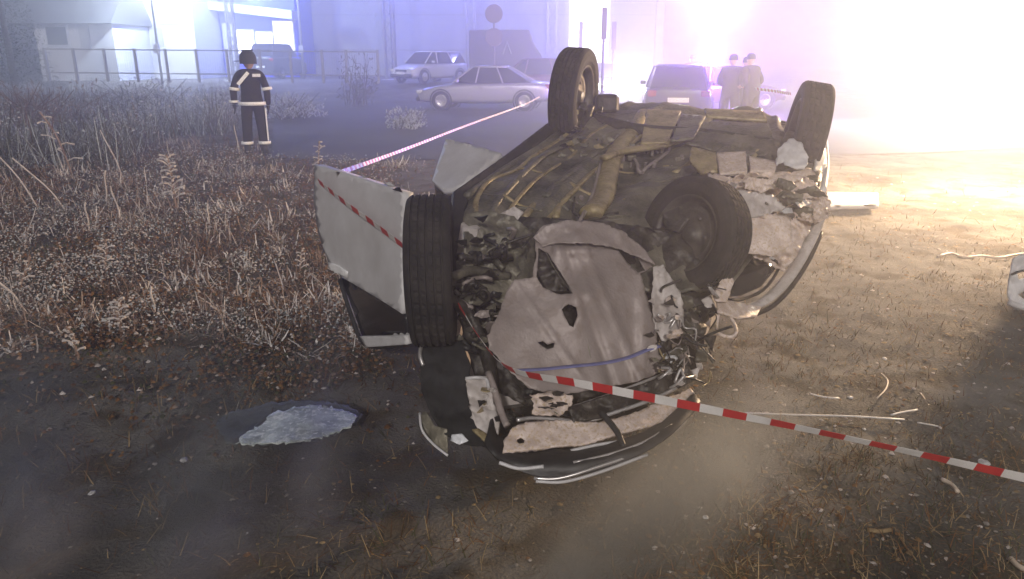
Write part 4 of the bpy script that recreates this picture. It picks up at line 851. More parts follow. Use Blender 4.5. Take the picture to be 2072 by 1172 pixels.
# ================================================================== CARS
def car(name, loc, rz, label, paint, L=4.4, W=1.72, Hh=1.45, style='sedan', lit=False, group=None):
    t = empty(name, loc, label, 'car', group, rz)
    hl = L / 2
    def loft(st, n=20):
        v = []; f = []
        for x, hw, zb, zt, pw in st:
            for k in range(n):
                a = 2 * math.pi * k / n + math.pi / n; c, s = math.cos(a), math.sin(a)
                v.append((x, hw * math.copysign(abs(c) ** pw, c), (zb + zt) / 2 + (zt - zb) / 2 * math.copysign(abs(s) ** pw, s)))
        for i in range(len(st) - 1):
            for k in range(n): k2 = (k + 1) % n; f.append((i * n + k, (i + 1) * n + k, (i + 1) * n + k2, i * n + k2))
        f.append(tuple(range(n))); f.append(tuple((len(st) - 1) * n + k for k in range(n - 1, -1, -1))); return v, f
    w_ = W / 2; zt = Hh * .63
    if style == 'sedan': st = [(-hl, w_ * .80, .42, zt * .88, .5), (-hl + .12, w_ * .94, .27, zt * 1.02, .4), (-hl * .6, w_, .22, zt * 1.05, .38), (0, w_, .2, zt, .36), (hl * .42, w_, .2, zt * .99, .38), (hl * .75, w_ * .97, .22, zt * .86, .4), (hl - .12, w_ * .9, .25, zt * .76, .45), (hl, w_ * .75, .32, zt * .62, .5)]
    else: st = [(-hl, w_ * .86, .42, zt * .98, .5), (-hl + .1, w_ * .96, .27, zt * 1.05, .4), (-hl * .5, w_, .22, zt * 1.05, .36), (0, w_, .2, zt, .36), (hl * .5, w_, .2, zt * .98, .38), (hl * .8, w_ * .96, .22, zt * .86, .4), (hl - .1, w_ * .9, .25, zt * .74, .45), (hl, w_ * .75, .32, zt * .6, .5)]
    v, f = loft(st); b = MB(); b.add(v, f); o = b.build('body', paint, t, True, False); o.modifiers.new('sub', 'SUBSURF').levels = 1
    # cabin: glass lower ring, roof ring
    if style == 'sedan': base = [(-hl * .72, w_ * .78), (-hl * .30, w_ * .93), (hl * .10, w_ * .93), (hl * .46, w_ * .80)]; top = [(-hl * .34, w_ * .64), (-hl * .2, w_ * .70), (hl * .06, w_ * .70), (hl * .16, w_ * .66)]
    else: base = [(-hl * .95, w_ * .80), (-hl * .4, w_ * .93), (hl * .15, w_ * .93), (hl * .52, w_ * .80)]; top = [(-hl * .78, w_ * .66), (-hl * .3, w_ * .72), (hl * .1, w_ * .72), (hl * .22, w_ * .66)]
    zb = zt * .98; zr = Hh - .045
    def ring(lst, z): return [(x, -y, z) for x, y in lst] + [(x, y, z) for x, y in lst[::-1]]
    b = MB(); b.add(ring(base, zb) + ring(top, zr), [(i, (i + 1) % 8, 8 + (i + 1) % 8, 8 + i) for i in range(8)]); b.build('window', M['glassd'], t, False, False)
    b = MB(); r1 = ring([(x * 1.02, y * 1.03) for x, y in top], zr - .01); r2 = ring([(x * .9, y * .85) for x, y in top], Hh)
    b.add(r1 + r2, [(i, (i + 1) % 8, 8 + (i + 1) % 8, 8 + i) for i in range(8)] + [(8, 9, 10, 11, 12, 13, 14, 15), (7, 6, 5, 4, 3, 2, 1, 0)]); b.build('roof', paint, t, True, False)
    for i in range(8):
        if i in (3, 7): continue
        p0, p1 = Vector(ring(base, zb)[i]) * 1.005, Vector(ring(top, zr)[i]); b = MB(); b.tube([p0, p1], .028, 6); b.build('pillar', paint, t, False, False)
    for sx in (-1, 1):
        for sy in (-1, 1):
            c = Vector((sx * hl * .61 + (.02 if sx > 0 else -.02), sy * (w_ - .085), .31)); b = MB()
            b.lathe([(.2, .09), (.27, .10), (.31, .075), (.315, 0), (.31, -.075), (.27, -.1), (.2, -.09)], 24, Matrix.Translation(c) @ Matrix.Rotation(math.pi / 2, 4, 'Z'))
            ty = b.build('wheel', M['tyre'], t, True, False)
            b = MB(); b.lathe([(.001, .03), (.06, .05), (.15, .03), (.2, .085), (.205, .05)], 20, Matrix.Translation(c) @ Matrix.Rotation(math.pi / 2 * sy, 4, 'Z')); b.build('rim', M['chrome'], ty, True, False)
            b = MB(); b.lathe([(.34, .092), (.36, .1), (.385, .094)], 20, Matrix.Translation(c) @ Matrix.Rotation(math.pi / 2 * sy, 4, 'Z')); b.build('wheel_arch', M['black'], t, True, False)
    for sy in (-1, 1):
        b = MB(); b.box((hl - .12, sy * w_ * .68, zt * .66), (.22, w_ * .34, .13), Matrix.Rotation(sy * -.25, 3, 'Z')); o = b.build('headlight', M['lampw'] if lit else M['lens'], t, False, False); o.modifiers.new('bevel', 'BEVEL').width = .03
        b = MB(); b.box((-hl + .1, sy * w_ * .74, zt * .86), (.2, w_ * .26, .16)); o = b.build('tail_light', M['tail'], t, False, False); o.modifiers.new('bevel', 'BEVEL').width = .03
        b = MB(); b.box((hl * .36, sy * (w_ + .07), zt + .06), (.1, .16, .11)); o = b.build('door_mirror', paint, t, False, False); o.modifiers.new('bevel', 'BEVEL').width = .02
        for hx in (.02, -.42): b = MB(); b.box((hl * hx, sy * (w_ + .012), zt * .84), (.16, .025, .03)); b.build('door_handle', paint, t, False, False)
    for sx in (-1, 1):
        b = MB(); b.box((sx * (hl + .012), 0, .48 if sx > 0 or style == 'sedan' else .66), (.02, .52, .115)); pl_ = b.build('number_plate', M['plate'], t, False, False)
        b = MB(); b.box((sx * (hl - .03), 0, .36), (.16, W * .84, .16)); o = b.build('bumper', M['black'] if sx > 0 else paint, t, False, False); o.modifiers.new('bevel', 'BEVEL').width = .05
    b = MB(); b.box((hl - .03, 0, zt * .62), (.06, W * .42, .12)); b.build('grille', M['black'], t, False, False)
    return t
def cpos(px, Y, dz=0): p = PY(px, 300, Y); return (p.x * 0 + (px - CX) / F * (Y * math.cos(PITCH) + .5), Y, float(tz((px - CX) / F * Y, Y)) + .006 + dz)
car('parked_car', cpos(985, 26), R(172), 'silver saloon parked side on across the road behind the tape', M['silver'], 4.5, 1.75, 1.42)
car('parked_car', cpos(872, 37), R(-128), 'small white hatchback facing the viewer beside the lattice mast', M['carw'], 3.9, 1.65, 1.45, 'hatch')
car('parked_car', cpos(1086, 31), R(165), 'dark maroon car partly hidden behind the silver saloon', M['carv'], 4.2, 1.7, 1.6, 'hatch')
car('parked_car', cpos(1366, 21), R(79), 'dark hatchback with white number plate seen from behind, close to the figures', M['card'], 4.1, 1.76, 1.5, 'hatch')
car('parked_car', cpos(1450, 26.5), R(10), 'dark car standing side on behind the hatchback with the plate', M['carv'], 4.3, 1.72, 1.42)
car('police_car', cpos(1235, 31), R(-97), 'car with glaring headlights seen just left of the dark hatchback', M['carw'], 4.3, 1.72, 1.45, lit=True)
car('parked_car', cpos(568, 45), R(80), 'dark van-like car standing before the lit shop front', M['card'], 4.3, 1.8, 1.9, 'hatch')

# ================================================================== BUILDINGS
def bx(cx_, y, x0, x1, z0, z1): pass
def wallbox(name, pxa, pxb, Y, z1, depth, m, parent, z0=None):
    xa = (pxa - CX) / F * (Y * math.cos(PITCH)); xb = (pxb - CX) / F * (Y * math.cos(PITCH)); z0 = .3 if z0 is None else z0
    b = MB(); b.box(((xa + xb) / 2, Y + depth / 2, (z0 + z1) / 2), (abs(xb - xa), depth, z1 - z0)); return b.build(name, m, parent), xa, xb
def zof(py, Y): return PY(CX, py, Y).z
def pxx(px, Y): return (px - CX) / F * (Y * math.cos(PITCH))
# warehouse with bays
Yw = 52
wh = empty('warehouse', (0, Yw + 5, .5), 'long lilac lit warehouse with column bays behind the parked cars', 'warehouse')
edges_px = [608, 786, 952, 1112, 1330]
for i in range(4):
    wallbox('wall_panel', edges_px[i] + 4, edges_px[i + 1] - 4, Yw, 9.0, 10, M['wall_g'] if i == 0 else M['wall_l'], wh)
    for q in range(3):
        z = 2.2 + q * 2.2; b = MB(); xa, xb = pxx(edges_px[i] + 6, Yw), pxx(edges_px[i + 1] - 6, Yw); b.box(((xa + xb) / 2, Yw - .02, z), (xb - xa, .05, .05)); b.build('panel_joint', M['steel'], wh)
for e in edges_px:
    x = pxx(e, Yw); b = MB(); b.box((x, Yw - .15, 4.7), (.55, .5, 8.8)); b.build('column', M['steel'], wh)
b = MB(); b.box(((pxx(608, Yw) + pxx(1330, Yw)) / 2, Yw + 4.6, 9.2), (pxx(1330, Yw) - pxx(608, Yw) + 1, 11, .4)); b.build('roof', M['roof'], wh)
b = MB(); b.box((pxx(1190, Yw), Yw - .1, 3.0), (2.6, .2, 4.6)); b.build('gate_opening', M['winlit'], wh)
# shop with blue facade
Ys = 48
sh = empty('shop_building', (pxx(500, Ys), Ys + 3, .5), 'blue fronted building with brightly lit shop windows behind the firefighter', 'building')
wallbox('blue_wall', 402, 604, Ys, 7.5, 6, M['wall_b'], sh)
wallbox('white_pier', 456, 478, Ys - .3, zof(48, Ys), .28, M['wall_w'], sh)
b = MB(); xa, xb = pxx(400, Ys), pxx(612, Ys); b.add([(xa, Ys - 1.6, zof(0, Ys)), (xb, Ys - 1.6, zof(24, Ys)), (xb, Ys - .02, zof(24, Ys)), (xa, Ys - .02, zof(0, Ys)), (xa, Ys - 1.6, zof(16, Ys)), (xb, Ys - 1.6, zof(42, Ys)), (xb, Ys - .02, zof(42, Ys)), (xa, Ys - .02, zof(16, Ys))], [(0, 1, 2, 3), (7, 6, 5, 4), (4, 5, 1, 0), (5, 6, 2, 1), (6, 7, 3, 2), (7, 4, 0, 3)]); b.build('canopy', M['wall_w'], sh)
for a_, c_, t_ in ((484, 518, 62), (524, 556, 66), (560, 598, 44)):
    xa, xb = pxx(a_, Ys), pxx(c_, Ys); z0, z1 = zof(108, Ys), zof(t_, Ys); b = MB(); b.box(((xa + xb) / 2, Ys - .06, (z0 + z1) / 2), (xb - xa + .16, .1, z1 - z0 + .16)); fr_ = b.build('window', M['wall_w'], sh)
    b = MB(); b.box(((xa + xb) / 2, Ys - .13, (z0 + z1) / 2), (xb - xa, .04, z1 - z0)); b.build('pane', M['winlit'], fr_)
# white building left
Yb = 44
wb = empty('white_building', (pxx(320, Yb), Yb + 3, .5), 'large plain white building between the small house and the blue shop', 'building')
wallbox('wall', 232, 400, Yb, 7.5, 7, M['wall_w'], wb)
for a_, c_, t_, e_ in ((238, 252, 60, 95), (262, 276, 45, 95), (320, 336, 56, 94)):
    xa, xb = pxx(a_, Yb), pxx(c_, Yb); z0, z1 = zof(e_, Yb), zof(t_, Yb); b = MB(); b.box(((xa + xb) / 2, Yb - .04, (z0 + z1) / 2), (xb - xa, .06, z1 - z0)); b.build('shutter', M['wall_g'], wb)
b = MB(); b.box(((pxx(232, Yb) + pxx(400, Yb)) / 2, Yb - .02, zof(50, Yb)), (pxx(400, Yb) - pxx(232, Yb), .05, .05)); b.build('panel_joint', M['steel'], wb)
# small house far left
Yh = 40
hs = empty('house', (pxx(150, Yh), Yh + 3, .5), 'small white house with a dark sloping roof and one window at far left', 'house')
wallbox('wall', 80, 236, Yh, zof(46, Yh), 6, M['wall_w'], hs)
xa, xb = pxx(-10, Yh), pxx(246, Yh); b = MB(); z0, z1 = zof(48, Yh), zof(-50, Yh)
b.add([(xa, Yh - .6, z0), (xb, Yh - .6, z0), (xb - .6, Yh + 3, z1), (xa, Yh + 3, z1), (xb, Yh + 6.6, z0), (xa, Yh + 6.6, z0)], [(0, 1, 2, 3), (3, 2, 4, 5), (1, 4, 2), (0, 3, 5), (0, 5, 4, 1)]); b.build('roof', M['roof'], hs)
xa, xb = pxx(104, Yh), pxx(146, Yh); z0, z1 = zof(92, Yh), zof(54, Yh); b = MB(); b.box(((xa + xb) / 2, Yh - .04, (z0 + z1) / 2), (xb - xa + .1, .08, z1 - z0 + .1)); fr_ = b.build('window', M['wall_w'], hs)
b = MB(); b.box(((xa + xb) / 2, Yh - .1, (z0 + z1) / 2), (xb - xa - .06, .04, z1 - z0 - .06)); b.build('pane', M['pane'], fr_)
b = MB(); b.box((pxx(180, Yh), Yh - .06, zof(72, Yh)), (.5, .1, 1.3)); b.build('door', M['wall_g'], hs)

# lattice masts with floodlights
def mast(px, Y, label, H=9.5, wdt=.55, lit=True):
    x = pxx(px, Y); z = float(tz(x, Y)); t = empty('lattice_mast', (x, Y, z), label, 'mast', 'lattice masts in front of the warehouse'); hw = wdt / 2
    for sx, sy in ((-1, -1), (1, -1), (1, 1), (-1, 1)): b = MB(); b.box((sx * hw, sy * hw, H / 2), (.07, .07, H)); b.build('leg', M['steel'], t, False, False)
    n = int(H / .62)
    for i in range(n):
        z0, z1 = i * .62, (i + 1) * .62; b = MB(); s = -1 if i % 2 else 1
        b.tube([(-hw * s, -hw, z0), (hw * s, -hw, z1)], .022, 5); b.tube([(hw, -hw * s, z0), (hw, hw * s, z1)], .022, 5); b.tube([(hw * s, hw, z0), (-hw * s, hw, z1)], .022, 5); b.tube([(-hw, hw * s, z0), (-hw, -hw * s, z1)], .022, 5); b.build('brace', M['steel'], t, False, False)
    b = MB(); b.box((0, 0, -.02), (.9, .9, .1)); b.build('base_plate', M['wall_w'], t, False, False)
    b = MB(); b.box((0, -hw - .2, 6.2), (.5, .2, .35)); h = b.build('floodlight', M['black'], t, False, False)
    b = MB(); b.box((0, -hw - .32, 6.2), (.42, .03, .28)); b.build('lamp_face', M['lampc'], h, False, False)
    return x, Y, z
def lamp(name, loc, power, color, rad=.12, spot=None, aim=None, blend=.4):
    d = bpy.data.lights.new(name, 'SPOT' if spot else 'POINT'); d.energy = power; d.color = color; d.shadow_soft_size = rad
    if spot: d.spot_size = spot; d.spot_blend = blend
    o = bpy.data.objects.new(name, d); col.objects.link(o); o.location = loc
    if aim is not None: o.rotation_euler = (Vector(aim) - Vector(loc)).to_track_quat('-Z', 'Y').to_euler()
    return o
for px, Y, lb in ((474, 40, 'slim lattice mast just left of the lit shop windows'), (790, 42, 'lattice mast left of the small white hatchback'), (954, 43, 'lattice mast behind the round signs'), (1116, 44, 'lattice mast nearest the glare on the right')):
    x, y, z = mast(px, Y, lb, wdt=.3 if px == 474 else .5)
    lamp('floodlight_lamp', (x, y - 1.0, z + 6.2), 2000 if px != 474 else 1500, (.20, .24, 1), .15)

# utility pole by the white building, street poles
def pole(px, Y, ztop, r, label, sag=0, m='steel'):
    x = pxx(px, Y); z = float(tz(x, Y)); t = empty('utility_pole', (x, Y, z), label, 'pole'); b = MB(); b.tube([(0, 0, -.1), (0, 0, ztop)], [r, r * .75], 8); b.build('shaft', M[m], t, True, False)
    b = MB(); b.box((0, -.12, 1.6), (.24, .16, .4)); b.build('junction_box', M['wall_g'], t, False, False); return t
pole(322, 36, 8.5, .06, 'thin pole with a small box before the white building')
pole(612, 44, 8.5, .08, 'thin pole at the right corner of the blue shop')

# fence
Yf = 31
fn = empty('wire_fence', (pxx(400, Yf), Yf, .3), 'long low wire mesh fence on grey posts behind the reeds', 'fence')
z1, z0 = zof(97, Yf), zof(160, Yf)
fx = [92, 150, 212, 274, 336, 398, 460, 526, 588, 652, 700, 764]
for i, px in enumerate(fx):
    x = pxx(px, Yf); b = MB(); b.box((x, Yf, (z0 + z1 - .1 - i * .015) / 2), (.09, .09, z1 - z0 + .1)); b.build('post', M['wood'], fn)
for q in (0, 1):
    b = MB(); z = z1 - .04 if q == 0 else z0 + .25; b.tube([(pxx(92, Yf), Yf, z), (pxx(764, Yf), Yf, z - .12)], .028, 6); b.build('rail', M['wood'], fn)
b = MB(); xa, xb = pxx(92, Yf), pxx(764, Yf); x = xa
while x < xb: b.tube([(x, Yf, z0), (x + .0, Yf, z1 - .05)], .0035, 3, cap=False); x += .09
o = b.build('wire_mesh', M['steel'], fn); o['kind'] = 'stuff'

# signs
Yg = 30
sx_ = pxx(1000, Yg); sg = empty('sign_post', (sx_, Yg, float(tz(sx_, Yg))), 'pole with two round sign backs, one above the other, behind the silver car', 'road sign')
b = MB(); b.tube([(0, 0, 0), (0, 0, zof(12, Yg) - .5)], .035, 8); b.build('pole', M['signg'], sg, False, False)
for py in (28, 76):
    b = MB(); b.lathe([(.001, .02), (.33, .02), (.34, 0), (.33, -.02), (.001, -.02)], 32, Matrix.Translation((0, -.06, zof(py, Yg) - sg.location.z)) @ Matrix.Rotation(math.pi / 2, 4, 'Z')); b.build('sign_disc', M['signg'], sg, False, False)
def narrow_sign(px, Y, ya, yb, wpx, label):
    x = pxx(px, Y); z = float(tz(x, Y)); t = empty('narrow_sign', (x, Y, z), label, 'road sign'); za, zb_ = zof(ya, Y) - z, zof(yb, Y) - z
    b = MB(); b.tube([(0, 0, 0), (0, 0, za - .1)], .035, 8); b.build('pole', M['signg'], t, False, False)
    b = MB(); b.box((0, -.05, (za + zb_) / 2), (wpx / F * Y, .05, za - zb_)); o = b.build('sign_board', M['signg'], t, False, False); o.modifiers.new('bevel', 'BEVEL').width = .01
narrow_sign(1220, 22, 15, 80, 10, 'tall dark narrow sign on a pole above the raised rear wheel')
narrow_sign(1240, 27, 44, 100, 8, 'shorter narrow sign on a pole right of the tall one')
narrow_sign(1174, 30, 44, 100, 7, 'narrow post with a slim board left of the tall narrow sign')
# dark tipped truck behind the sign
Yt = 36; tk = empty('truck', (pxx(1030, Yt), Yt, float(tz(0, Yt))), 'dark canvas sided truck with sloping front behind the round signs', 'truck'); tk_z = tk.location.z
b = MB(); A = [(952, 62), (1070, 62), (1078, 88), (1096, 116), (1096, 150), (952, 150)]; n = len(A)
b.add([(pxx(x, Yt), Yt - 1.1, zof(y, Yt)) for x, y in A] + [(pxx(x, Yt), Yt + 1.1, zof(y, Yt)) for x, y in A], [tuple(range(n))[::-1], tuple(range(n, 2 * n))] + [(i, (i + 1) % n, n + (i + 1) % n, n + i) for i in range(n)]); b.build('cargo_body', M['truck'], tk).modifiers.new('bevel', 'BEVEL').width = .05
for px in (975, 1070):
    b = MB(); b.lathe([(.2, .12), (.4, .14), (.45, .1), (.45, -.1), (.4, -.14), (.2, -.12)], 24, Matrix.Translation((pxx(px, Yt), Yt - 1.05, tk_z + .45)) @ Matrix.Rotation(math.pi / 2, 4, 'Z')); b.build('wheel', M['tyre'], tk, True)
b = MB(); b.tube([(pxx(1018, Yt), Yt - 1.2, zof(110, Yt)), (pxx(1026, Yt), Yt - 1.2, zof(86, Yt)), (pxx(1034, Yt), Yt - 1.2, zof(110, Yt))], .05, 6); b.build('a_frame', M['steel'], tk)

# ================================================================== PLANTS
def bush(name, px, py, Y, hgt, n, label, cat, m=('frostc', 'reed'), spread=.3, fat=.009, seed=0, group=None):
    rr = random.Random(seed); p = PY(px, py, Y); z = float(gz(p.x, Y)); t = empty(name, (p.x, Y, z), label, cat, group)
    b = MB()
    for k in range(n):
        a = rr.uniform(0, 6.28); s = spread * rr.uniform(.1, 1); h = hgt * rr.uniform(.3, 1); ox, oy = rr.gauss(0, spread * .3), rr.gauss(0, spread * .3); q = [(ox, oy, -.02)]
        for j in range(1, 5):
            tt = j / 4; q.append((ox + math.cos(a) * s * tt ** 1.5 + rr.uniform(-.06, .06) * spread, oy + math.sin(a) * s * tt ** 1.5 + rr.uniform(-.06, .06) * spread, h * (tt if rr.random() > .2 else tt * .95)))
        b.tube(q, [fat * .8, fat * .7, fat * .6, fat * .5, fat * .35], 4)
    b.build('stem', M[m[1]], t, False, False)
    b2 = MB()
    for k in range(n * 16):
        a = rr.uniform(0, 6.28); tt = rr.uniform(.1, 1); s = spread * rr.uniform(0, 1.15); h = hgt * rr.uniform(.3, 1) * tt; c = Vector((math.cos(a) * s, math.sin(a) * s, h)); e = c + Vector((rr.uniform(-.05, .05), rr.uniform(-.05, .05), rr.uniform(-.01, .07))) * (hgt / .4) ** .5
        b2.tube([c, (c + e) / 2 + Vector((0, 0, .008)), e], [fat * .5, fat * .8, fat * .4], 4)
    b2.build('twigs', M[m[0]], t, False, False)['kind'] = 'stuff'
    return t
def weed(px, py, Y, hgt, label, seed=0, lean=0, fat=.011, arms=16):
    rr = random.Random(seed); p = PY(px, py, Y); z = float(gz(p.x, Y)); t = empty('frosted_weed', (p.x, Y, z), label, 'weed'); b = MB(); pts_ = [(0, 0, 0), (lean * .2, 0, hgt * .35), (lean * .55, .02, hgt * .7), (lean, 0, hgt)]
    b.tube(catmull(pts_, 4), fat, 6); b.build('stem', M['frostb'], t, False, False); b = MB()
    for k in range(arms):
        u = .25 + .75 * k / arms; a = k * 2.4; L = hgt * .28 * (1.15 - u * .6) * rr.uniform(.6, 1.2); c = Vector((lean * u ** 1.4, 0, hgt * u)); e = c + Vector((math.cos(a) * L, math.sin(a) * L * .6, L * rr.uniform(-.1, .6)))
        b.tube([c, (c + e) / 2 + Vector((0, 0, L * .12)), e], [fat * .6, fat * .7, fat * 1.2], 5)
    b.build('side_shoots', M['frost'], t, False, False); return t
weed(352, 385, 8.0, .62, 'tall frosted weed with short side shoots, nearest tall plant left of the firefighter', 1, -.03, .012, 26)
weed(200, 470, 5.6, .32, 'small frosted weed with upright shoots among the brown grass', 2, .04, .008, 12)
weed(232, 600, 4.35, .26, 'frosted weed clump in the lower middle of the brown grass', 4, .02, .008, 14)
weed(145, 650, 3.95, .2, 'low frosted weed with thick pale shoots near the left edge', 5, -.04, .008, 12)
weed(600, 470, 5.7, .22, 'small pale weed beside the open white door', 6, .03, .007, 12)
weed(640, 300, 10.8, .5, 'thin frosted weed right of the firefighter', 7, .05, .01, 12)
weed(20, 520, 5.0, .34, 'leaning frosted weed at the far left edge', 8, .14, .008, 8)
weed(130, 260, 10.5, .9, 'tall bare frosted stalk at the left among the reeds', 9, -.3, .012, 9)
STK = [(60, 330, 8.2, .85, -.55, 'long pale stalk leaning left at the left edge'), (120, 340, 8.0, .6, -.5, 'second long leaning stalk beside the leftmost one'), (205, 350, 8.4, .4, .04, 'thin upright pale stick left of the tall frosted weed'), (235, 390, 7.6, .36, -.06, 'pale stick between the thin upright one and the tall frosted weed'), (240, 300, 10, .7, -.22, 'crooked frosted stalk among the dark reeds'), (168, 400, 7.0, .3, .0, 'short pale stick among curled stalks at left'), (415, 400, 7.3, .26, .01, 'short stick right of the tall frosted weed'), (480, 270, 13, .5, -.05, 'thin pale stalk standing just left of the firefighter'), (40, 590, 4.8, .28, -.2, 'bent straw stalk at the left edge near the pale weed'), (300, 560, 4.7, .22, .0, 'upright frosted stick in the middle of the brown grass')]
for i, (px, py, Y, h, ln, lb) in enumerate(STK):
    p = PY(px, py, Y); z = float(gz(p.x, Y)); b = MB(); b.tube(catmull([(0, 0, 0), (ln * .3, .02, h * .4), (ln * .7, 0, h * .78), (ln, .02, h)], 4), [.008, .009, .008, .009, .01] * 2 + [.008] * 3 if False else .008, 5)
    o = b.build('dry_stalk', M['frost']); o.location = (p.x, Y, z); tag(o, lb, 'stalk')
bush('frosted_bush', 585, 200, 22, .75, 40, 'bright frosted low bush right of the firefighter', 'bush', spread=.9, fat=.02, seed=3)
bush('frosted_bush', 822, 235, 18.5, .55, 34, 'bright frosted clump at the road edge before the silver car', 'bush', spread=.45, fat=.014, seed=4)
bush('frosted_bush', 300, 150, 24, 1.3, 46, 'wide frosted bush in front of the fence at left', 'bush', spread=1.5, fat=.02, seed=6)
bush('frosted_bush', 440, 160, 23, 1.0, 46, 'frosted bush directly left of the firefighter, before the fence', 'bush', spread=1.3, fat=.02, seed=7)
bush('frosted_bush', 60, 170, 20, 1.2, 46, 'dark frosted bush at the far left before the house', 'bush', m=('frostb', 'brown'), spread=1.4, fat=.02, seed=8)
bush('sapling', 722, 150, 28, 1.9, 18, 'bare leafless sapling by the right end of the fence', 'sapling', m=('bark', 'bark'), spread=.7, fat=.02, seed=9)
# evergreen at far left
def tree(px, Y, H, rad, label, seed):
    rr = random.Random(seed); x = pxx(px, Y); t = empty('conifer_tree', (x, Y, float(tz(x, Y))), label, 'tree'); b = MB(); b.tube([(0, 0, 0), (.05, 0, H * .5), (0, 0, H)], [.16, .1, .02], 8); b.build('trunk', M['bark'], t, True, False)
    V = []; 
    for k in range(5200):
        z = H * (.08 + .92 * rr.random() ** 1.2); r_ = rad * (1.05 - z / H) * (.55 + .45 * noise.noise(Vector((math.floor(z * 2.2), seed, 0))) + .3) * rr.random() ** .5; a = rr.uniform(0, 6.28); c = Vector((math.cos(a) * r_, math.sin(a) * r_, z - r_ * .25)); d = Vector((rr.uniform(-1, 1), rr.uniform(-1, 1), rr.uniform(-.8, .5))) * .16; e = Vector((rr.uniform(-1, 1), rr.uniform(-1, 1), rr.uniform(-1, 1))) * .05; V += [c, c + d, c + d * .5 + e]
    link('crown', mesh('crown', V, [(3 * i, 3 * i + 1, 3 * i + 2) for i in range(len(V) // 3)], M['leafd']), t, False)
tree(20, 33, 7.5, 2.3, 'dark evergreen tree at the far left edge beside the house', 1)
tree(-70, 30, 8, 2.4, 'dark evergreen tree cut by the left edge of the picture', 2)

# ================================================================== THE GLARE: work floodlight, headlights, beacon
fl = empty('work_floodlight', (11.2, 19.8, 0), 'glaring work floodlight on a tripod, lost in the white glow at right', 'floodlight')
b = MB(); b.tube([(0, 0, .9), (0, 0, 1.95)], .025, 8); b.build('mast', M['steel'], fl, True, False)
for k in range(3): a = k * 2.094; b = MB(); b.tube([(0, 0, 1.0), (math.cos(a) * .55, math.sin(a) * .55, .0)], .018, 6); b.build('leg', M['steel'], fl, True, False)
for s in (-1, 1):
    b = MB(); b.box((s * .24, 0, 2.05), (.4, .12, .3)); h = b.build('lamp_head', M['black'], fl, False, False); b = MB(); b.box((s * .24, -.07, 2.05), (.35, .02, .25)); b.build('lamp_face', M['lampw'], h, False, False)
lamp('floodlight_lamp', (11.2, 19.4, 2.3), 4400, (1, .90, .74), .22)
fl2 = empty('work_floodlight', (7.1, 8.9, 0), 'nearer work floodlight on a tripod, added unseen beyond the right edge for warm light', 'floodlight')
b = MB(); b.tube([(0, 0, .9), (0, 0, 2.1)], .025, 8); b.build('mast', M['steel'], fl2, True, False)
for k in range(3): a = k * 2.094; b = MB(); b.tube([(0, 0, 1.0), (math.cos(a) * .55, math.sin(a) * .55, .0)], .018, 6); b.build('leg', M['steel'], fl2, True, False)
b = MB(); b.box((0, 0, 2.2), (.14, .4, .3)); h = b.build('lamp_head', M['black'], fl2, False, False); b = MB(); b.box((-.08, 0, 2.2), (.02, .35, .25)); b.build('lamp_face', M['lampw'], h, False, False)
lamp('floodlight_lamp', (6.8, 8.9, 2.2), 4000, (1, .69, .42), .14)  # out-of-view lamp added to throw warm light over the ground at right
lamp('headlight_lamp', (cpos(1268, 28.2)[0], 28.2, .75), 1300, (.92, .88, 1), .12)
# yard lamp glowing behind the people
yl = empty('yard_lamp', (pxx(1430, 34), 34, float(tz(9, 34))), 'bright round yard lamp on a post above the dark cars', 'lamp post')
b = MB(); b.tube([(0, 0, 0), (0, 0, 3.9)], .06, 8); b.build('post', M['steel'], yl, True, False)
b = MB(); b.lathe([(.001, .3), (.2, .24), (.3, 0), (.2, -.24), (.001, -.3)], 20, Matrix.Translation((0, 0, 4.1))); b.build('lamp_globe', M['lampw'], yl, True, False)
lamp('yard_lamp_light', (yl.location.x, 33.5, 4.3), 1900, (1, .98, .85), .2)
# blue beacon on the car by the people
bc = empty('beacon_light', (pxx(1440, 23), 23, 0), 'blue flashing beacon lamp glowing between the dark cars and the figures', 'beacon')
b = MB(); b.tube([(0, 0, 0), (0, 0, 1.5)], .03, 8); b.build('post', M['black'], bc, True, False)
b = MB(); b.lathe([(.001, .1), (.07, .09), (.08, 0), (.08, -.02)], 16, Matrix.Translation((0, 0, 1.55)) @ Matrix.Rotation(-math.pi / 2, 4, 'Y')); b.build('beacon_dome', M['lampb'], bc, True, False)
lamp('beacon_lamp', (bc.location.x, 22.8, 1.75), 3000, (.26, .08, 1), .08)
lamp('yard_blue_lamp', (pxx(1180, 40), 40, 4.5), 1300, (.30, .30, 1), .15)
lamp('added_wall_fill', (pxx(330, 39), 39, 5.6), 5500, (.75, .88, 1), .15)  # no fixture: added to brighten the white building and the haze at left
lamp('added_shop_fill', (pxx(520, 44), 44.5, 5.2), 2500, (.22, .32, 1), .15)  # blue fill without a fixture, added to strengthen the facade colour

# ================================================================== HAZE
b = MB(); b.box((0, 55, 6.4), (196, 156, 15.4))
hz = b.build('haze', bpy.data.materials.new('haze_air')); tag(hz, kind='stuff')
m = hz.data.materials[0]; m.use_nodes = True; t = m.node_tree
for nd in list(t.nodes):
    if nd.type == 'BSDF_PRINCIPLED': t.nodes.remove(nd)
pv = t.nodes.new('ShaderNodeVolumePrincipled'); pv.inputs['Color'].default_value = (.92, .92, .94, 1); pv.inputs['Density'].default_value = .024; pv.inputs['Anisotropy'].default_value = .62
t.links.new(pv.outputs[0], t.nodes['Material Output'].inputs['Volume'])
hz.display_type = 'WIRE'

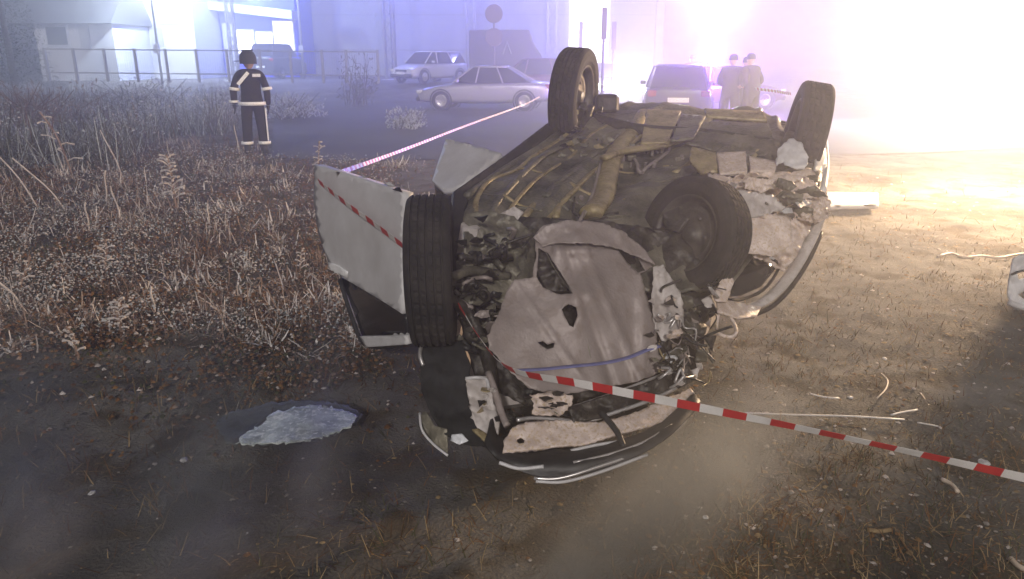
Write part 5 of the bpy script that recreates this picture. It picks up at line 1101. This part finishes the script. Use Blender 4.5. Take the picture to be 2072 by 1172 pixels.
# thin smoke added in place of pale light streaks over the foreground
def wisp(c, size, rz, dens, lean=0):
    bm = bmesh.new(); bmesh.ops.create_icosphere(bm, subdivisions=3, radius=1)
    me = bpy.data.meshes.new('light_streak_wisp'); bm.to_mesh(me); bm.free(); o = link('light_streak_wisp', me); o.location = c; o.rotation_euler = (0, lean, rz); o.scale = size; o['kind'] = 'stuff'
    mm_ = bpy.data.materials.new('light_streak_smoke'); mm_.use_nodes = True; t_ = mm_.node_tree; N_ = t_.nodes
    for nd in list(N_):
        if nd.type == 'BSDF_PRINCIPLED': N_.remove(nd)
    tc = N_.new('ShaderNodeTexCoord'); gr = N_.new('ShaderNodeTexGradient'); gr.gradient_type = 'QUADRATIC_SPHERE'; t_.links.new(tc.outputs['Object'], gr.inputs[0])
    nz = N_.new('ShaderNodeTexNoise'); nz.inputs['Scale'].default_value = 1.6; nz.inputs['Detail'].default_value = 2; t_.links.new(tc.outputs['Object'], nz.inputs['Vector'])
    m1 = N_.new('ShaderNodeMath'); m1.operation = 'MULTIPLY'; t_.links.new(gr.outputs[1], m1.inputs[0]); t_.links.new(nz.outputs[0], m1.inputs[1])
    m2 = N_.new('ShaderNodeMath'); m2.operation = 'MULTIPLY'; t_.links.new(m1.outputs[0], m2.inputs[0]); m2.inputs[1].default_value = dens
    p_ = N_.new('ShaderNodeVolumePrincipled'); p_.inputs['Color'].default_value = (.86, .9, .95, 1); p_.inputs['Anisotropy'].default_value = .2
    t_.links.new(m2.outputs[0], p_.inputs['Density'])
    t_.links.new(p_.outputs[0], N_['Material Output'].inputs['Volume']); me.materials.append(mm_)
    tag(o, 'thin pale smoke added in place of light streaks over the foreground earth', 'smoke', 'added wisps standing in for light streaks over the foreground')
for (px, py, z, sz, rz, dn, ln) in ((50, 960, .4, (.22, .5, .9), .1, 4.5, .05), (410, 1000, .35, (.26, .5, .85), -.2, 4.5, .1), (640, 900, .35, (.2, .4, .8), .3, 3, .15), (1350, 1000, .18, (.34, .8, .4), -.6, 5, .4), (1180, 1130, .14, (.26, .5, .36), -.5, 4, .4), (1480, 930, .2, (.3, .8, .4), -.7, 3.5, .3)):
    g = G(px, py, z); wisp(g, sz, rz, dn, ln)
